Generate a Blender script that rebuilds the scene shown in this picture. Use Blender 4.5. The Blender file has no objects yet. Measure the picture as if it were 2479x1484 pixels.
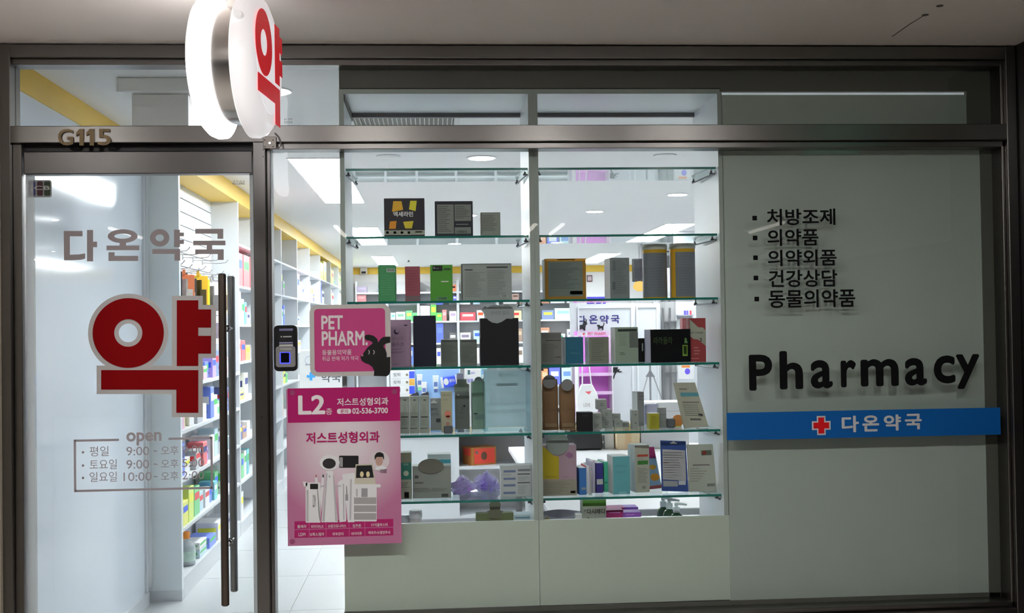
import bpy, bmesh, math, random
from mathutils import Vector, Matrix
random.seed(7)
SC = bpy.context.scene
COL = SC.collection

# ------------------------------------------------------------------ camera
F, CX, CY = 2793.0, 1239.5, 742.0            # focal length and centre in pixels of the 2479 x 1484 frame
YAW, PITCH, ROLL = .0692630, .0172007, -.0143873
CAM = Vector((0, -4.40, 1.55))
_cy, _sy, _cp, _sp, _cr, _sr = math.cos(YAW), math.sin(YAW), math.cos(PITCH), math.sin(PITCH), math.cos(ROLL), math.sin(ROLL)
FWD = Vector((_sy*_cp, _cy*_cp, _sp))
_rt = Vector((_cy, -_sy, 0)); _up = _rt.cross(FWD)
RT = _rt*_cr + _up*_sr
UP = _up*_cr - _rt*_sr
cam = bpy.data.objects.new('camera', bpy.data.cameras.new('camera')); COL.objects.link(cam)
cam.data.sensor_width = 36; cam.data.lens = F/2479*36; cam.data.clip_start = .05; cam.data.clip_end = 100
cam.matrix_world = Matrix(((RT.x, UP.x, -FWD.x, CAM.x), (RT.y, UP.y, -FWD.y, CAM.y), (RT.z, UP.z, -FWD.z, CAM.z), (0, 0, 0, 1)))
SC.camera = cam

# ------------------------------------------------------------------ world, exposure, light levels
w = bpy.data.worlds.new('world'); SC.world = w; w.use_nodes = True
w.node_tree.nodes['Background'].inputs[0].default_value = (.9, .85, .8, 1)
w.node_tree.nodes['Background'].inputs[1].default_value = .01
SC.view_settings.view_transform = 'Standard'; SC.view_settings.look = 'None'
SC.view_settings.exposure = 0.12; SC.view_settings.gamma = 1.0; SC.view_settings.use_curve_mapping = False
SC.cycles.transparent_max_bounces = 20; SC.cycles.max_bounces = 6; SC.cycles.diffuse_bounces = 4
SC.cycles.glossy_bounces = 3; SC.cycles.transmission_bounces = 6
SC.cycles.use_adaptive_sampling = True; SC.cycles.adaptive_threshold = .2; SC.cycles.adaptive_min_samples = 16
SC.cycles.sample_clamp_indirect = 6; SC.cycles.caustics_reflective = False; SC.cycles.caustics_refractive = False
PANEL_LIGHT = 33.0       # ceiling panels inside the shop
DOWN_LIGHT = 26.0
DOOR_FILL = 90.0        # unseen downlight added to brighten the space inside the door
TUBE_LIGHT = 13.0        # fluorescent tubes of the corridor
CORRIDOR_LIGHT = 265.0   # warm downlights of the corridor, out of frame above
SIGN_LIGHT = .72
KE, KI = .46, .62        # how bright a white surface looks outside / inside (for reading colours off the photograph)

def ray(px, py): return FWD + RT*((px-CX)/F) - UP*((py-CY)/F)
def at(px, py, Y): d = ray(px, py); return CAM + d*((Y-CAM.y)/d.y)
def atx(px, py, X): d = ray(px, py); return CAM + d*((X-CAM.x)/d.x)
def atz(px, py, Z): d = ray(px, py); return CAM + d*((Z-CAM.z)/d.z)

# ------------------------------------------------------------------ materials
def lin(c): c /= 255.; return c/12.92 if c <= .04045 else ((c+.055)/1.055)**2.4
def ext(r, g, b): return tuple(min(.9, max(.004, lin(v)/KE)) for v in (r, g, b))      # colour of a thing lit from the corridor
def exto(r, g, b): return tuple(min(.9, max(.004, lin(v)/.64)) for v in (r, g, b))    # ... and standing outside the glass
def inn(r, g, b): return tuple(min(.9, max(.004, lin(v)/KI)) for v in (r, g, b))      # colour of a thing lit by the shop
_M = {}
def mat(col, rough=.55, metal=0, spec=.4, noise=0., scale=30, emit=0, name=None):
    key = (tuple(round(c, 3) for c in col), rough, metal, spec, noise, scale, emit)
    if key in _M: return _M[key]
    m = bpy.data.materials.new(name or 'paint'); m.use_nodes = True
    nt = m.node_tree; p = nt.nodes['Principled BSDF']
    p.inputs['Base Color'].default_value = (*col, 1); p.inputs['Roughness'].default_value = rough
    p.inputs['Metallic'].default_value = metal; p.inputs['Specular IOR Level'].default_value = spec
    if noise:
        t = nt.nodes.new('ShaderNodeTexCoord'); n = nt.nodes.new('ShaderNodeTexNoise'); r = nt.nodes.new('ShaderNodeMix')
        r.data_type = 'RGBA'; n.inputs['Scale'].default_value = scale; n.inputs['Detail'].default_value = 6
        r.inputs[6].default_value = (*[c*(1-noise) for c in col], 1); r.inputs[7].default_value = (*[min(1, c*(1+noise)) for c in col], 1)
        nt.links.new(t.outputs['Object'], n.inputs['Vector']); nt.links.new(n.outputs['Fac'], r.inputs[0]); nt.links.new(r.outputs[2], p.inputs['Base Color'])
    if emit:
        p.inputs['Emission Color'].default_value = (*col, 1); p.inputs['Emission Strength'].default_value = emit
    _M[key] = m
    return m
def steel(col=(.20, .189, .181), rough=.29, name='brushed_steel', stretch=(1, 1, 60)):
    key = ('steel', col, rough, stretch)
    if key in _M: return _M[key]
    m = bpy.data.materials.new(name); m.use_nodes = True; nt = m.node_tree; p = nt.nodes['Principled BSDF']
    p.inputs['Base Color'].default_value = (*col, 1); p.inputs['Metallic'].default_value = 1
    t = nt.nodes.new('ShaderNodeTexCoord'); mp = nt.nodes.new('ShaderNodeMapping'); n = nt.nodes.new('ShaderNodeTexNoise'); mr = nt.nodes.new('ShaderNodeMapRange'); b = nt.nodes.new('ShaderNodeBump')
    mp.inputs['Scale'].default_value = stretch; n.inputs['Scale'].default_value = 9; n.inputs['Detail'].default_value = 8
    mr.inputs['To Min'].default_value = rough-.02; mr.inputs['To Max'].default_value = rough+.03
    b.inputs['Strength'].default_value = .004
    nt.links.new(t.outputs['Object'], mp.inputs['Vector']); nt.links.new(mp.outputs[0], n.inputs['Vector']); nt.links.new(n.outputs['Fac'], mr.inputs['Value'])
    nt.links.new(mr.outputs[0], p.inputs['Roughness']); nt.links.new(n.outputs['Fac'], b.inputs['Height']); nt.links.new(b.outputs[0], p.inputs['Normal'])
    _M[key] = m
    return m
def glass(tint=(.97, .985, .98), ior=1.5, rough=.0, name='clear_glass', haze=0.):
    """thin pane: see-through with a Fresnel mirror on top, plus an optional frosted share"""
    key = ('glass', tint, ior, rough, haze)
    if key in _M: return _M[key]
    m = bpy.data.materials.new(name); m.use_nodes = True; nt = m.node_tree; nt.nodes.clear()
    o = nt.nodes.new('ShaderNodeOutputMaterial'); mx = nt.nodes.new('ShaderNodeMixShader'); t = nt.nodes.new('ShaderNodeBsdfTransparent'); g = nt.nodes.new('ShaderNodeBsdfGlossy'); f = nt.nodes.new('ShaderNodeFresnel')
    t.inputs[0].default_value = (*tint, 1); g.inputs['Roughness'].default_value = rough; f.inputs['IOR'].default_value = ior
    geo = nt.nodes.new('ShaderNodeNewGeometry')
    mul = nt.nodes.new('ShaderNodeMath'); mul.operation = 'MULTIPLY'
    bf = nt.nodes.new('ShaderNodeMath'); bf.operation = 'SUBTRACT'; bf.inputs[0].default_value = 1
    nt.links.new(geo.outputs['Backfacing'], bf.inputs[1])            # mirror only on the outer faces, so a pane is not a light trap
    nt.links.new(f.outputs[0], mul.inputs[0]); nt.links.new(bf.outputs[0], mul.inputs[1])
    src = t
    if haze:
        tr = nt.nodes.new('ShaderNodeBsdfTranslucent'); d = nt.nodes.new('ShaderNodeBsdfDiffuse'); a = nt.nodes.new('ShaderNodeMixShader'); h = nt.nodes.new('ShaderNodeMixShader')
        tr.inputs[0].default_value = (*tint, 1); d.inputs[0].default_value = (*tint, 1); a.inputs[0].default_value = .5; h.inputs[0].default_value = haze
        nt.links.new(tr.outputs[0], a.inputs[1]); nt.links.new(d.outputs[0], a.inputs[2])
        nt.links.new(t.outputs[0], h.inputs[1]); nt.links.new(a.outputs[0], h.inputs[2]); src = h
    nt.links.new(mul.outputs[0], mx.inputs[0]); nt.links.new(src.outputs[0], mx.inputs[1]); nt.links.new(g.outputs[0], mx.inputs[2]); nt.links.new(mx.outputs[0], o.inputs[0])
    _M[key] = m
    return m
def lamp(col, strength, name='lamp'):
    key = ('lamp', col, strength)
    if key in _M: return _M[key]
    m = bpy.data.materials.new(name); m.use_nodes = True; nt = m.node_tree; nt.nodes.clear()
    o = nt.nodes.new('ShaderNodeOutputMaterial'); e = nt.nodes.new('ShaderNodeEmission')
    e.inputs[0].default_value = (*col, 1); e.inputs[1].default_value = strength
    nt.links.new(e.outputs[0], o.inputs[0]); _M[key] = m
    return m

STEEL = steel(); STEEL_V = steel(stretch=(60, 60, 1)); STEEL_D = steel((.13, .122, .12), .3, 'dark_steel')
CHROME = mat((.6, .6, .6), .12, 1, name='chrome')
GLASS = glass(); SHELFGLASS = glass((.90, .965, .96), name='shelf_glass'); EDGE = mat((.018, .20, .165), .12, spec=.9, name='glass_edge')
WHITE = mat((.70, .725, .75), .45, noise=.02, scale=4, name='white_laminate')
GLOSSWHITE = mat((.80, .86, .94), .09, spec=.25, noise=.015, scale=2, name='glossy_white_wall')
CEILIN = mat((.80, .80, .79), .8, noise=.02, scale=6, name='ceiling_paint')
BLACK = mat((.008, .008, .009), .35, name='black_plastic')
GREYVINYL = mat(exto(118, 110, 112), .5, name='grey_vinyl')
REDVINYL = mat((.23, .0008, .0025), .6, spec=.08, name='red_vinyl')

# ------------------------------------------------------------------ mesh helpers
class MB:
    def __init__(s, off=(0, 0, 0)): s.v = []; s.f = []; s.o = Vector(off); s.smooth = False
    def add(s, vs, fs):
        n = len(s.v); s.v += [tuple(Vector(v)-s.o) for v in vs]; s.f += [tuple(i+n for i in f) for f in fs]; return s
    def box(s, x0, x1, y0, y1, z0, z1):
        x0, x1 = min(x0, x1), max(x0, x1); y0, y1 = min(y0, y1), max(y0, y1); z0, z1 = min(z0, z1), max(z0, z1)
        return s.add([(x0, y0, z0), (x1, y0, z0), (x1, y1, z0), (x0, y1, z0), (x0, y0, z1), (x1, y0, z1), (x1, y1, z1), (x0, y1, z1)],
                     [(0, 3, 2, 1), (4, 5, 6, 7), (0, 1, 5, 4), (1, 2, 6, 5), (2, 3, 7, 6), (3, 0, 4, 7)])
    def prism(s, poly, y0, y1):
        """poly: list of (x, z); extruded from y0 (front) to y1"""
        a = sum(poly[i][0]*poly[(i+1) % len(poly)][1]-poly[(i+1) % len(poly)][0]*poly[i][1] for i in range(len(poly)))
        if a < 0: poly = poly[::-1]
        n = len(poly)
        vs = [(x, y0, z) for x, z in poly]+[(x, y1, z) for x, z in poly]
        return s.add(vs, [tuple(range(n)), tuple(range(2*n-1, n-1, -1))]+[(i, i+n, (i+1) % n+n, (i+1) % n) for i in range(n)])
    def ring(s, cx, cz, r0, r1, y0, y1, n=40, sx=1.):
        vs = []; fs = []
        for i in range(n):
            a = 2*math.pi*i/n; c, q = math.cos(a)*sx, math.sin(a)
            vs += [(cx+r0*c, y0, cz+r0*q), (cx+r1*c, y0, cz+r1*q), (cx+r1*c, y1, cz+r1*q), (cx+r0*c, y1, cz+r0*q)]
        for i in range(n):
            a, b = 4*i, 4*((i+1) % n)
            for k in range(4): fs.append((a+k, b+k, b+(k+1) % 4, a+(k+1) % 4)[::-1])
        return s.add(vs, [f[::-1] for f in fs])
    def lathe(s, c, prof, n=28, axis='z'):
        """prof: (radius, height) from bottom to top, around an axis through c"""
        vs = []; fs = []
        for r, h in prof:
            for i in range(n):
                a = 2*math.pi*i/n; p, q = r*math.cos(a), r*math.sin(a)
                vs.append({'z': (c[0]+p, c[1]+q, c[2]+h), 'x': (c[0]+h, c[1]+p, c[2]+q), 'y': (c[0]+q, c[1]+h, c[2]+p)}[axis])
        m = len(prof)
        for j in range(m-1):
            for i in range(n): fs.append((j*n+i, j*n+(i+1) % n, (j+1)*n+(i+1) % n, (j+1)*n+i))
        fs.append(tuple(range(n-1, -1, -1))); fs.append(tuple(range((m-1)*n, m*n)))
        s.smooth = True
        return s.add(vs, fs)
    def tube(s, pts, r, n=8):
        pts = [Vector(p) for p in pts]; vs = []; fs = []
        for i, p in enumerate(pts):
            d = (pts[min(i+1, len(pts)-1)]-pts[max(i-1, 0)]).normalized()
            a = d.cross(Vector((0, 0, 1)) if abs(d.z) < .9 else Vector((1, 0, 0))).normalized(); b = d.cross(a)
            rr = r[i] if isinstance(r, (list, tuple)) else r
            for k in range(n):
                t = 2*math.pi*k/n; vs.append(p+a*(rr*math.cos(t))+b*(rr*math.sin(t)))
        for i in range(len(pts)-1):
            for k in range(n): fs.append((i*n+k, i*n+(k+1) % n, (i+1)*n+(k+1) % n, (i+1)*n+k))
        fs.append(tuple(range(n-1, -1, -1))); fs.append(tuple(range((len(pts)-1)*n, len(pts)*n)))
        s.smooth = True
        return s.add(vs, fs)
    def mesh(s, name, m=None, bevel=0.):
        me = bpy.data.meshes.new(name); me.from_pydata(s.v, [], s.f)
        b = bmesh.new(); b.from_mesh(me)
        bmesh.ops.recalc_face_normals(b, faces=b.faces)
        if bevel: bmesh.ops.bevel(b, geom=list(b.edges), offset=bevel, segments=1, affect='EDGES', profile=.5, clamp_overlap=True)
        b.to_mesh(me); b.free()
        if s.smooth:
            me.shade_smooth(); me.set_sharp_from_angle(angle=math.radians(40))
        if m: me.materials.append(m)
        return me
    def build(s, name, m, parent=None, loc=None, bevel=0., rot=None):
        o = bpy.data.objects.new(name, s.mesh(name, m, bevel)); COL.objects.link(o)
        if parent: o.parent = parent
        if loc is not None: o.location = loc
        elif not parent: o.location = s.o
        if rot: o.rotation_euler = rot
        return o
def tag(o, label, cat=None, group=None, kind=None):
    o['label'] = label
    if cat: o['category'] = cat
    if group: o['group'] = group
    if kind: o['kind'] = kind
    return o
def thing(name, label, cat, loc=(0, 0, 0), rz=0., group=None, kind=None):
    o = bpy.data.objects.new(name, None); COL.objects.link(o); o.location = loc; o.rotation_euler = (0, 0, rz); o.empty_display_size = .05
    return tag(o, label, cat, group, kind)
_TX = {}
def text_data(body, bold=0.):
    """outline triangles of a piece of writing, from Blender's own built-in font"""
    key = (body, round(bold, 4))
    if key in _TX: return _TX[key]
    c = bpy.data.curves.new('writing', 'FONT'); c.body = body; c.size = 1; c.offset = bold; c.resolution_u = 4
    ts_ = bpy.data.scenes.new('type_setting')                      # a scratch scene, so that only the writing is evaluated
    o = bpy.data.objects.new('writing', c); ts_.collection.objects.link(o)
    ts_.view_layers[0].update(); dg = ts_.view_layers[0].depsgraph
    me = bpy.data.meshes.new_from_object(o.evaluated_get(dg))
    v = [(p.co.x, p.co.y) for p in me.vertices]; f = [tuple(p.vertices) for p in me.polygons]
    bpy.data.objects.remove(o); bpy.data.curves.remove(c); bpy.data.meshes.remove(me); bpy.data.scenes.remove(ts_)
    xs = [p[0] for p in v]; ys = [p[1] for p in v]
    _TX[key] = (v, f, min(xs), max(xs), min(ys), max(ys)); return _TX[key]
def writing(body, x0, z0, x1, z1, y, m, parent, name='lettering', bold=0., off=(0, 0, 0), keep=None, slant=0.):
    """writing stretched into the rectangle x0..x1, z0..z1 at depth y, facing -y; slant lifts the right end"""
    v, f, a, b, c, d = text_data(body, 0.)
    e = bold*.9; a -= e; b += e; c -= e; d += e
    sx = (x1-x0)/(b-a); sz = (z1-z0)/(d-c)
    if keep: sx = sz*keep
    s = MB(off)
    for k, (ox, oz) in enumerate(((0, 0), (e, 0), (-e, 0), (0, e), (0, -e), (e*.7, e*.7), (-e*.7, -e*.7), (e*.7, -e*.7), (-e*.7, e*.7)) if e > .006 else ((0, 0),)):
        s.add([(x0+(p+ox-a)*sx, y-.00006*k, z0+(q+oz-c)*sz) for p, q in v], f)
    me = bpy.data.meshes.new(name); me.from_pydata(s.v, [], s.f); me.materials.append(m)
    o = bpy.data.objects.new(name, me); COL.objects.link(o); o.parent = parent
    return o
def wpx(body, px0, py0, px1, py1, Y, m, parent, name='lettering', bold=0., off=(0, 0, 0)):
    """the same, from the pixel box of the writing (top-left, bottom-right) on the plane y = Y"""
    a = at(px0, py1, Y); b = at(px1, py0, Y); c = at(px1, py1, Y)
    return writing(body, a.x, a.z, b.x, a.z+(b.z-c.z), Y, m, parent, name, bold, off)
def spaced(boxes, Y, m, parent, name='lettering', bold=0., off=(0, 0, 0)):
    for body, x0, y0, x1, y1 in boxes: wpx(body, x0, y0, x1, y1, Y, m, parent, name, bold, off)

def rrect(x0, z0, x1, z1, r, n=6):
    P = []
    for cx, cz, a0 in ((x1-r, z1-r, 0), (x0+r, z1-r, 90), (x0+r, z0+r, 180), (x1-r, z0+r, 270)):
        for i in range(n+1):
            a = math.radians(a0+90*i/n); P.append((cx+r*math.cos(a), cz+r*math.sin(a)))
    return P
def disc(cx, cz, rx, rz=None, n=28):
    rz = rz or rx
    return [(cx+rx*math.cos(2*math.pi*i/n), cz+rz*math.sin(2*math.pi*i/n)) for i in range(n)]
def pp(pts, Y): return [(at(x, y, Y).x, at(x, y, Y).z) for x, y in pts]

# ================================================================== the setting
def S(name, label, cat, m, *boxes, bevel=0., parent=None):
    s = MB()
    for b in boxes: s.box(*b)
    o = s.build(name, m, parent, bevel=bevel)
    if not parent: tag(o, label, cat, kind='structure')
    return o
TILE = mat((.58, .60, .61), .22, spec=.5, noise=.015, scale=3, name='porcelain_tile')
GROUT = mat((.42, .44, .43), .8, name='grout')
DARKSTONE = mat((.018, .017, .018), .35, name='dark_stone'); BEIGESTONE = mat((.46, .40, .32), .5, noise=.06, scale=8, name='beige_stone')
BROWN = mat((.09, .045, .035), .5, name='brown_metal')
YELLOW = mat((.80, .52, .07), .45, noise=.02, scale=5, name='yellow_band')
SOFFIT = mat((.12, .118, .102), .6, noise=.03, scale=6, name='dark_grey_board')
BOARD = mat((.46, .52, .475), .5, noise=.02, scale=3, name='frosted_board')
CORR = mat((.74, .67, .62), .8, noise=.025, scale=5, name='corridor_ceiling_paint')

fl = S('floor', 'pale glossy tiled shop floor with thin grey joints', 'floor', GROUT, (-1.9, 4.7, .02, 16.5, -.06, -.004))
tm = MB().box(-.447, .447, -.447, .447, -.004, 0).mesh('tile', TILE)
for i in range(8):
    for j in range(18):
        o = bpy.data.objects.new('tile', tm); COL.objects.link(o); o.parent = fl
        o.location = (-1.25+.9*i, .71+.9*j, 0)
S('floor_corridor', 'pale stone floor of the corridor in front of the shop', 'floor', mat((.60, .57, .54), .35, noise=.06, scale=3, name='corridor_floor'), (-7, 7, -17, .02, -.06, 0))  # unseen floor, kept pale to bounce light onto the corridor ceiling
S('ceiling', 'smooth white ceiling inside the shop', 'ceiling', CEILIN, (-1.9, 4.7, .06, 16.5, 2.64, 2.72))
cc = S('ceiling_corridor', 'warm off-white corridor ceiling above the shop front', 'ceiling', CORR, (-7, 7, -17, .06, 2.62, 2.70))
# a short crack with two old screw holes in the corridor ceiling
cr = MB()
for (x, y) in ((2240, 36), (2275, 14)):
    p = atz(x, y, 2.6195); cr.lathe((p.x, p.y, 2.618), [(.012, 0), (.012, .002)], 12)
cr.tube([atz(x, y, 2.6195) for x, y in ((2160, 88), (2200, 60), (2236, 38))], .0018, 5)
cr.build('crack', mat((.10, .09, .08), .9), cc)
S('wall_left', 'glossy white wall panel just inside the glass door', 'wall', GLOSSWHITE, (-1.76, -1.64, .06, 2.40, 0, 2.64))
S('wall_left_far', 'white wall behind the long row of left shelves', 'wall', WHITE, (-1.95, -1.80, 2.40, 16.5, 0, 2.64))
S('wall_back', 'plain white wall at the far end of the shop', 'wall', mat((.70, .69, .68), .7, noise=.02, scale=4), (-1.95, 4.7, 16.45, 16.6, 0, 2.72))
S('wall_right', 'plain white wall on the far right of the shop', 'wall', WHITE, (4.6, 4.75, .06, 16.6, 0, 2.72))
S('wall_corridor', 'brown wall across the corridor facing the shop', 'wall', mat((.26, .21, .18), .5, noise=.1, scale=2), (-7, 7, -17.2, -17, 0, 2.70))
S('wall_corridor_left', 'brown wall closing the corridor on the left', 'wall', mat((.26, .21, .18), .5, noise=.1, scale=2), (-7.2, -7, -17.2, .06, 0, 2.70))
S('wall_corridor_right', 'dark wall closing the corridor on the right', 'wall', mat((.07, .06, .055), .5, noise=.1, scale=2), (7, 7.2, -17.2, .06, 0, 2.70))
S('wall_front_left', 'beige stone return wall left of the shop front', 'wall', BEIGESTONE, (-7, -1.588, -.55, .06, 0, 2.62))
S('wall_front_right', 'dark stone return wall right of the shop front', 'wall', DARKSTONE, (2.29, 7, -.55, .06, 0, 2.62))
S('trim_1', 'narrow beige strip beside the left frame post', 'trim', BEIGESTONE, (-1.588, -1.573, -.08, .05, 0, 2.615))
S('trim_2', 'brown line beside the beige strip on the left edge', 'trim', BROWN, (-1.598, -1.588, -.57, -.55, 0, 2.62))
# yellow band round the top of the room, with the bulkhead above the shelves
S('trim_3', 'yellow band along the top of the left wall by the door', 'trim', YELLOW, (-1.645, -1.632, .06, 2.40, 2.525, 2.64))
S('trim_4', 'yellow band above the long row of left shelves', 'trim', YELLOW, (-1.80, -1.455, 2.40, 16.45, 2.52, 2.64))
S('trim_5', 'yellow band along the top of the back wall', 'trim', YELLOW, (-1.8, 4.6, 16.43, 16.45, 2.52, 2.64))
S('trim_6', 'white end panel closing the first shelf bay', 'trim', mat((.84, .90, .92), .4, noise=.02, scale=3), (-1.64, -1.455, 2.38, 2.42, .05, 2.52))
S('trim_7', 'thin white post strip at the end of the glossy wall', 'trim', WHITE, (-1.64, -1.628, 2.28, 2.31, 0, 2.52), (-1.64, -1.622, 2.31, 2.38, .09, 2.52))
S('baseboard_left', 'low white baseboard along the left wall and shelves', 'baseboard', mat((.62, .65, .68), .4), (-1.64, -1.622, .06, 2.31, 0, .07), (-1.66, -1.453, 2.37, 2.45, 0, .06))
# dark soffit over the display and its lit slot
S('trim_8', 'dark soffit board above the window display', 'trim', SOFFIT, (-.345, 1.14, .052, .075, 2.475, 2.62), (-.345, -.325, .075, .52, 2.43, 2.62), (-.345, 1.14, .50, .52, 2.475, 2.62))
S('trim_9', 'dark soffit board above the plain right panel', 'trim', SOFFIT, (1.14, 2.28, .052, .075, 2.461, 2.62))
S('trim_10', 'dark upright board at the far right of the window', 'trim', SOFFIT, (2.19, 2.28, .052, .075, .40, 2.28), (2.14, 2.28, .052, .075, 2.28, 2.461))
S('trim_11', 'pale grey-green board filling the right of the window', 'trim', BOARD, (1.147, 2.19, .058, .075, .40, 2.28), (1.147, 2.14, .058, .075, 2.28, 2.449))

# ================================================================== steel frame of the shop front
S('trim_12', 'brushed steel frame post on the left', 'trim', STEEL_V, (-1.573, -1.537, -.06, .05, 0, 2.615), bevel=.002)
S('trim_13', 'brushed steel frame post on the right', 'trim', STEEL_V, (2.246, 2.286, -.06, .05, 0, 2.615), (2.235, 2.246, -.035, .05, .40, 2.55), bevel=.002)
S('trim_14', 'brushed steel header along the top of the shop front', 'trim', STEEL, (-1.537, 2.246, -.06, .05, 2.566, 2.613), (-1.537, 2.246, -.035, .05, 2.544, 2.566), bevel=.002)
S('trim_15', 'brushed steel transom bar across the shop front', 'trim', STEEL, (-1.537, 2.246, -.06, .05, 2.250, 2.312), (-.612, 2.246, -.035, .05, 2.226, 2.250), bevel=.002)
po = S('trim_16', 'brushed steel post between the door and the window', 'trim', STEEL_V, (-.658, -.612, -.06, .05, 0, 2.250), (-.612, -.597, -.03, .05, .0, 2.250), bevel=.002)
for (x, y) in ((637, 363), (637, 379), (634, 1010)):
    p = at(x, y, -.061); MB().lathe((p.x, -.0605, p.z), [(.0022, 0), (.0022, .0015)], 10, 'y').build('screw_hole', BLACK, po)
S('trim_17', 'brushed steel door jamb on the left', 'trim', STEEL_V, (-1.537, -1.506, -.035, .05, 0, 2.250), bevel=.002)
S('trim_20', 'black shadow gap strip above the glass door', 'trim', BLACK, (-1.506, -.658, .0, .05, 2.214, 2.251))
S('trim_18', 'brushed steel sill rail under the window', 'trim', STEEL, (-.597, 2.246, -.06, .05, .385, .432), (-.597, 2.246, -.035, .05, .432, .452), bevel=.002)
S('trim_21', 'dark ledge board under the display cabinets', 'trim', SOFFIT, (-.35, 2.235, .052, .49, .40, .4675))
S('trim_19', 'dark steel kick panel below the window', 'trim', STEEL_D, (-.597, 2.246, -.02, .05, 0, .385))
# panes
w1 = MB().box(-.597, 2.235, -.005, .005, .445, 2.235).build('window_1', GLASS); tag(w1, 'large clear shop window pane with black lettering on its right side', 'window', kind='structure')
w2 = MB().box(-1.537, 2.235, -.005, .005, 2.305, 2.55).build('window_2', GLASS); tag(w2, 'long low clear pane above the transom bar', 'window', kind='structure')
INK = mat((.006, .006, .007), .8, spec=.1, name='black_vinyl')
GY = -.0065
# writing on the right of the window
for body, x0, y0, x1, y1 in (('처방조제', 1857, 506, 2022, 546), ('의약품', 1858, 555, 1981, 596), ('의약외품', 1859, 605, 2025, 645), ('건강상담', 1861, 654, 2027, 696), ('동물의약품', 1861, 702, 2070, 746)):
    wpx(body, x0, y0, x1, y1, GY, INK, w1, bold=.022)
for (x, y) in ((1827, 528), (1828, 576), (1829, 624), (1830, 673), (1832, 724)):
    c = at(x, y, GY); MB().box(c.x-.009, c.x+.009, GY-.0004, GY+.0004, c.z-.009, c.z+.009).build('bullet_mark', INK, w1)
for ch, x0, y0, x1, y1 in (('P', 1814, 859, 1869, 946), ('h', 1888, 850, 1943, 943), ('a', 1963, 872, 2015, 941), ('r', 2036, 872, 2072, 938), ('m', 2084, 870, 2175, 936), ('a', 2191, 867, 2243, 934), ('c', 2261, 861, 2312, 929), ('y', 2315, 858, 2371, 942)):
    wpx(ch, x0, y0, x1, y1, GY, INK, w1, bold=.03)
a, b, c, d = at(1759, 1003, GY), at(2421, 982, GY), at(2421, 1047, GY), at(1760, 1071, GY)
zt, zb = at(2090, 993, GY).z, at(2090, 1059, GY).z
MB().box(a.x, b.x, GY-.0004, GY+.0004, zb, zt).build('blue_band', mat((.003, .115, .42), .45, spec=.3, name='blue_vinyl'), w1)
WV = mat((.62, .62, .64), .5, name='white_vinyl')
spaced((('다', 2038, 1007, 2079, 1047), ('온', 2088, 1006, 2128, 1045), ('약', 2140, 1004, 2181, 1043), ('국', 2191, 1002, 2231, 1040)), GY-.001, WV, w1, bold=.035)
p = at(1988, 1030, GY)
def cross(s, c, r, t, y0, y1): s.prism([(c.x-t, c.z-r), (c.x+t, c.z-r), (c.x+t, c.z-t), (c.x+r, c.z-t), (c.x+r, c.z+t), (c.x+t, c.z+t), (c.x+t, c.z+r), (c.x-t, c.z+r), (c.x-t, c.z+t), (c.x-r, c.z+t), (c.x-r, c.z-t), (c.x-t, c.z-t)], y0, y1); return s
cross(MB(), p, .037, .017, GY-.0012, GY-.0005).build('cross_border', WV, w1)
cross(MB(), p, .031, .0115, GY-.0016, GY-.0011).build('red_cross', mat((.75, .006, .012), .4), w1)
# etched glass stamps
ST = mat((.30, .33, .33), .6)
for (x, y) in ((698, 292),): wpx('KS 강화', x-10, y-6, x+10, y-1, GY, ST, w2, 'glass_stamp'); wpx('안전유리', x-10, y+1, x+10, y+7, GY, ST, w2, 'glass_stamp')

# ================================================================== the glass door
dr = thing('door_1', 'glass door with steel top rail and long bar handles', 'door', (-1.08, 0, 0), kind='structure'); DO = (-1.08, 0, 0)
MB(DO).box(-1.500, -.664, -.005, .005, .09, 2.16).build('pane', GLASS, dr)
MB(DO).box(-1.500, -.664, -.03, .03, 2.138, 2.222).build('top_rail', STEEL_D, dr, bevel=.003)
MB(DO).box(-1.500, -.664, -.03, .03, .01, .10).build('bottom_rail', STEEL_D, dr, bevel=.003)
FROST = glass((.80, .82, .83), haze=.75, name='stile_plastic')
MB(DO).box(-1.500, -1.472, -.008, .008, .10, 2.138).build('edge_stile', FROST, dr)
MB(DO).box(-.679, -.664, -.008, .008, .10, 2.138).build('edge_stile', FROST, dr)
for y0, col, x0, t, bt in ((-.095, (.17, .14, .12), 541, 662, 1467), (.095, (.33, .33, .34), 567, 668, 1432)):
    p = at(541, 1000, -.095); zt = at(x0, t, y0).z; zb = at(x0, bt, y0).z
    MB(DO).lathe((p.x, y0, zb), [(.010, 0), (.0145, .004), (.0145, zt-zb-.004), (.010, zt-zb)], 18).build('handle_bar', steel(col, .32, 'bronze_steel', (1, 1, 1)), dr)
for py in (795, 1312):
    p = at(541, 1000, -.095); z = at(565, py, 0).z
    MB(DO).lathe((p.x, -.095, z), [(.009, 0), (.009, .190)], 14, 'y').build('handle_stud', CHROME, dr)
    MB(DO).lathe((p.x, .005, z), [(.013, 0), (.013, .012)], 16, 'y').build('stud_collar', BLACK, dr)
    MB(DO).lathe((p.x, -.017, z), [(.013, 0), (.013, .012)], 16, 'y').build('stud_collar', CHROME, dr)
def dz(pts): return [(130+x/5.765, 530+y/5.765) for x, y in pts]
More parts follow.
